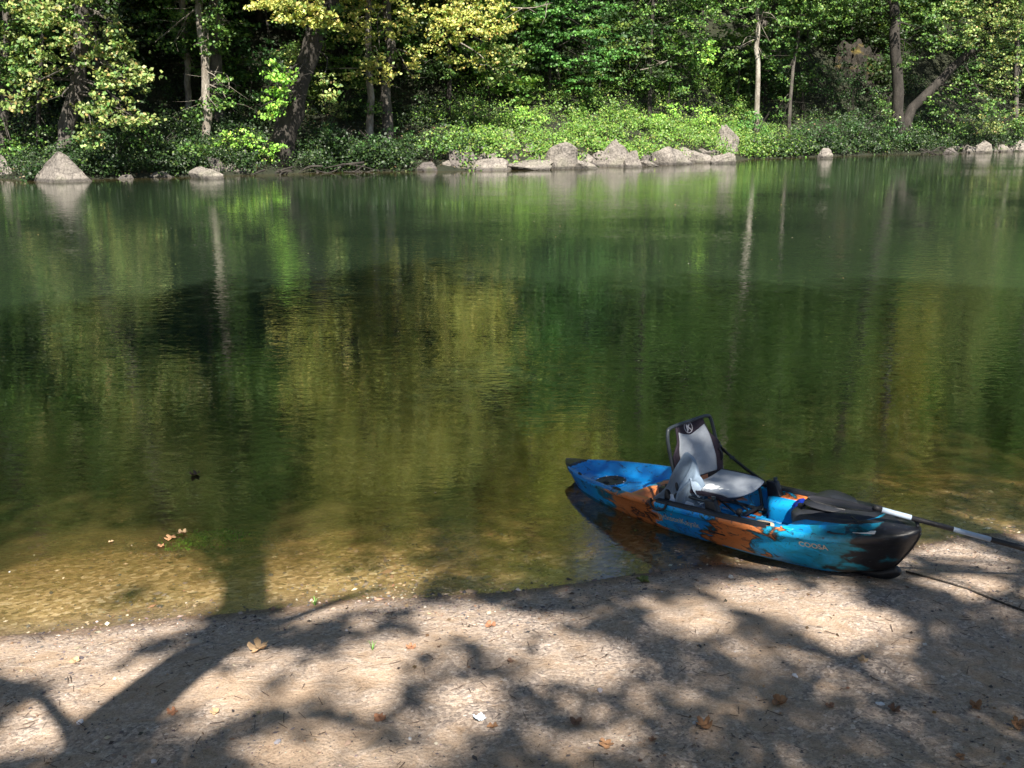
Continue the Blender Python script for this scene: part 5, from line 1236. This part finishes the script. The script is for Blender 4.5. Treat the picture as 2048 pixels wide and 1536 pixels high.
# white crumpled scrap
p = on_sand(958, 1436, .012); bm = bmesh.new(); bmesh.ops.create_grid(bm, x_segments=12, y_segments=12, size=.03)
for v in bm.verts:
    q = v.co; v.co = Vector((q.x * (1 + .4 * noise.noise(q * 60)), q.y * .8, .012 * noise.noise(q * 70 + Vector((4, 4, 4))) + .012 * abs(q.x) / .03))
me = bpy.data.meshes.new('paper_scrap'); bm.to_mesh(me); bm.free(); o = link('paper_scrap', me, simple('pale_paper', (.62, .70, .78), .8), None, False); o.location = p; o.rotation_euler = (.1, .2, .7)
mm = o.modifiers.new('s', 'SOLIDIFY'); mm.thickness = .0008; tag(o, 'small crumpled bluish-white scrap at bottom centre', 'litter')
# grass sprig at the waterline
def sprig(x, y, label, seed, n=14):
    p = on_sand(x, y); rng = np.random.default_rng(seed); mb = MB()
    for k in range(n):
        a = rng.uniform(0, 6.28); h = rng.uniform(.03, .07); l = rng.uniform(.02, .05); w_ = .0035; d = Vector((math.cos(a), math.sin(a), 0)); s = Vector((-d.y, d.x, 0)) * w_
        g_ = []
        for f in np.linspace(0, 1, 5): c_ = d * l * f + Vector((0, 0, h * math.sin(f * 1.9))); g_.append([tuple(c_ - s * (1 - f * .9)), tuple(c_ + s * (1 - f * .9))])
        mb.grid(g_)
    o = mb.build('grass_tuft', simple('grass_blade', (.12, .26, .05), .6, .2, 80, .2), None); o.location = p; tag(o, label, 'grass', 'grass tufts at the waterline')
sprig(630, 1211, 'little green grass tuft at the water edge left of centre', 1); sprig(745, 1300, 'faint olive tuft in the dappled sand', 2, 6)
# green algae growing on the bed
rng = np.random.default_rng(8); c0 = pix(432, 1045, -.25); c1 = pix(370, 1068, -.22); n = 1600; f = rng.random(n); cx = c0.x + (c1.x - c0.x) * f + rng.normal(size=n) * .10; cyy = c0.y + (c1.y - c0.y) * f + rng.normal(size=n) * .07
zz = height(cx, cyy) + rng.uniform(.01, .10, n)
o = leaf_object('algae', np.stack([cx, cyy, zz], 1), rng.normal(size=(n, 3)) + np.array([0, 0, .5]), rng.uniform(.02, .05, n), palette(rng, n, [(.10, .42, .03), (.16, .55, .05)], [1, 1]), M_HERB, None, rng)
tag(o, 'bright green algae on the shallow bed beside the trunk shadow', 'algae', kind='stuff')

# gravel, bark chips and leaf crumbs spread over the beach: past counting
def gravel():
    rng = np.random.default_rng(17); n = 52000
    X = rng.uniform(-4.2, 5.2, n); Y = rng.uniform(3.3, 9.0, n); s = ynear(X) - Y
    band = np.exp(-((s - .25) / .35) ** 2) * .9
    dens = np.clip(.22 + (fnoise(X, Y, .8, 4) + fnoise(X + 9, Y, .25, 3) * .6) * .9 + band, .03, 1)
    inside = (np.abs(X) < .56 * Y + .3) & (s > -2.6)
    k = (rng.random(n) < dens) & inside; X, Y, s = X[k], Y[k], s[k]; n = len(X); Z = height(X, Y)
    r = np.clip(rng.lognormal(-5.45, .5, n), .0022, .022) * np.where(s < 0, 2.0, 1)
    t = np.array([(1, 0, 0), (-.5, .87, 0), (-.5, -.87, 0), (0, 0, 1), (.3, .5, .75), (0, 0, -1.)])
    # squashed, rotated octahedra
    O = np.array([(1, 0, 0), (0, 1, 0), (-1, 0, 0), (0, -1, 0), (.15, .1, 1), (0, 0, -1)], float)
    a = rng.uniform(0, 6.28, n); ca, sa = np.cos(a), np.sin(a); sc = np.stack([r * rng.uniform(.8, 1.7, n), r * rng.uniform(.5, 1.0, n), r * rng.uniform(.3, .75, n)], 1)
    V = O[None] * sc[:, None] * rng.uniform(.75, 1.25, (n, 6, 1)); x = V[..., 0] * ca[:, None] - V[..., 1] * sa[:, None]; y = V[..., 0] * sa[:, None] + V[..., 1] * ca[:, None]
    V = np.stack([x + X[:, None], y + Y[:, None], V[..., 2] + (Z + sc[:, 2] * .35)[:, None]], -1).reshape(-1, 3)
    T = np.array([(0, 1, 4), (1, 2, 4), (2, 3, 4), (3, 0, 4)]); F = (np.arange(n)[:, None, None] * 6 + T[None]).reshape(-1, 3)
    col = palette(rng, n, [(.08, .07, .075), (.16, .13, .12), (.36, .28, .21), (.52, .44, .37), (.24, .15, .10), (.65, .62, .60)], [6, 5, 4, .9, 2.5, .25])
    me = np_mesh('gravel', V, F, {'Col': ('FLOAT_COLOR', np.repeat(col, 6, axis=0))})
    def gb(t_, out):
        at = N(t_, 'ShaderNodeAttribute', attribute_name='Col'); p = N(t_, 'ShaderNodeBsdfPrincipled', i_Roughness=.8); L(t_, at.outputs['Color'], p.inputs['Base Color']); L(t_, p.outputs[0], out.inputs[0])
    tag(link('gravel', me, mat('gravel', gb), None, False), 'loose gravel and dark bark crumbs scattered over the sand', 'gravel', kind='stuff')
    # twigs
    mb = MB(); m = 900; X = rng.uniform(-3.5, 4.5, m); Y = rng.uniform(3.6, 8, m); k = (ynear(X) - Y > .05) & (np.abs(X) < .56 * Y + .2); X, Y = X[k], Y[k]
    for x, y in zip(X, Y):
        a = rng.uniform(0, 3.14); l = rng.uniform(.01, .04); e = np.array((math.cos(a) * l, math.sin(a) * l, 0)); c = np.array((x, y, hz(x, y) + .004)); mb.tube([c - e, c + e + np.array((0, 0, .004))], rng.uniform(.001, .0022), 4)
    tag(mb.build('twig_litter', simple('twig', (.09, .06, .045), .9), None, False), 'tiny dark twigs littering the beach', 'litter', kind='stuff')
gravel()

# bits of leaf and foam drifting on the river
rng = np.random.default_rng(91); n = 200; Yd = 6.5 + rng.random(n) ** 1.6 * 34; Xd = rng.uniform(-.56, .56, n) * Yd
k = (Yd > ynear(Xd) + .15) & (Yd < yfar(Xd) - 1); Xd, Yd = Xd[k], Yd[k]; n = len(Xd)
o = leaf_object('floating_leaf_bits', np.stack([Xd, Yd, np.full(n, .004)], 1), rng.normal(size=(n, 3)) * .12 + np.array([0, 0, 1]), rng.uniform(.008, .024, n) * (1 + Yd / 22), palette(rng, n, [(.42, .37, .25), (.34, .25, .11), (.55, .55, .50), (.25, .30, .08)], [3, 3, 1, 2]), M_HERB, None, rng)
tag(o, 'tiny pale leaf bits and foam specks drifting on the river', 'floating debris', kind='stuff')

rng = np.random.default_rng(92); n = 900; X = rng.uniform(-3.4, 4.4, n); Y = rng.uniform(3.6, 8, n); k = (ynear(X) - Y > .02) & (fnoise(X, Y, .7, 3) > -.25); X, Y = X[k], Y[k]; n = len(X)
o = leaf_object('leaf_crumbs', np.stack([X, Y, height(X, Y) + .006], 1), rng.normal(size=(n, 3)) * .45 + np.array([0, 0, 1]), np.clip(rng.lognormal(-4.2, .45, n), .006, .04), palette(rng, n, [(.13, .08, .05), (.22, .13, .08), (.32, .22, .13), (.07, .055, .05)], [4, 3, 2, 3]), M_HERB, None, rng)
tag(o, 'crumbled brown leaf bits spread over the beach', 'litter', kind='stuff')
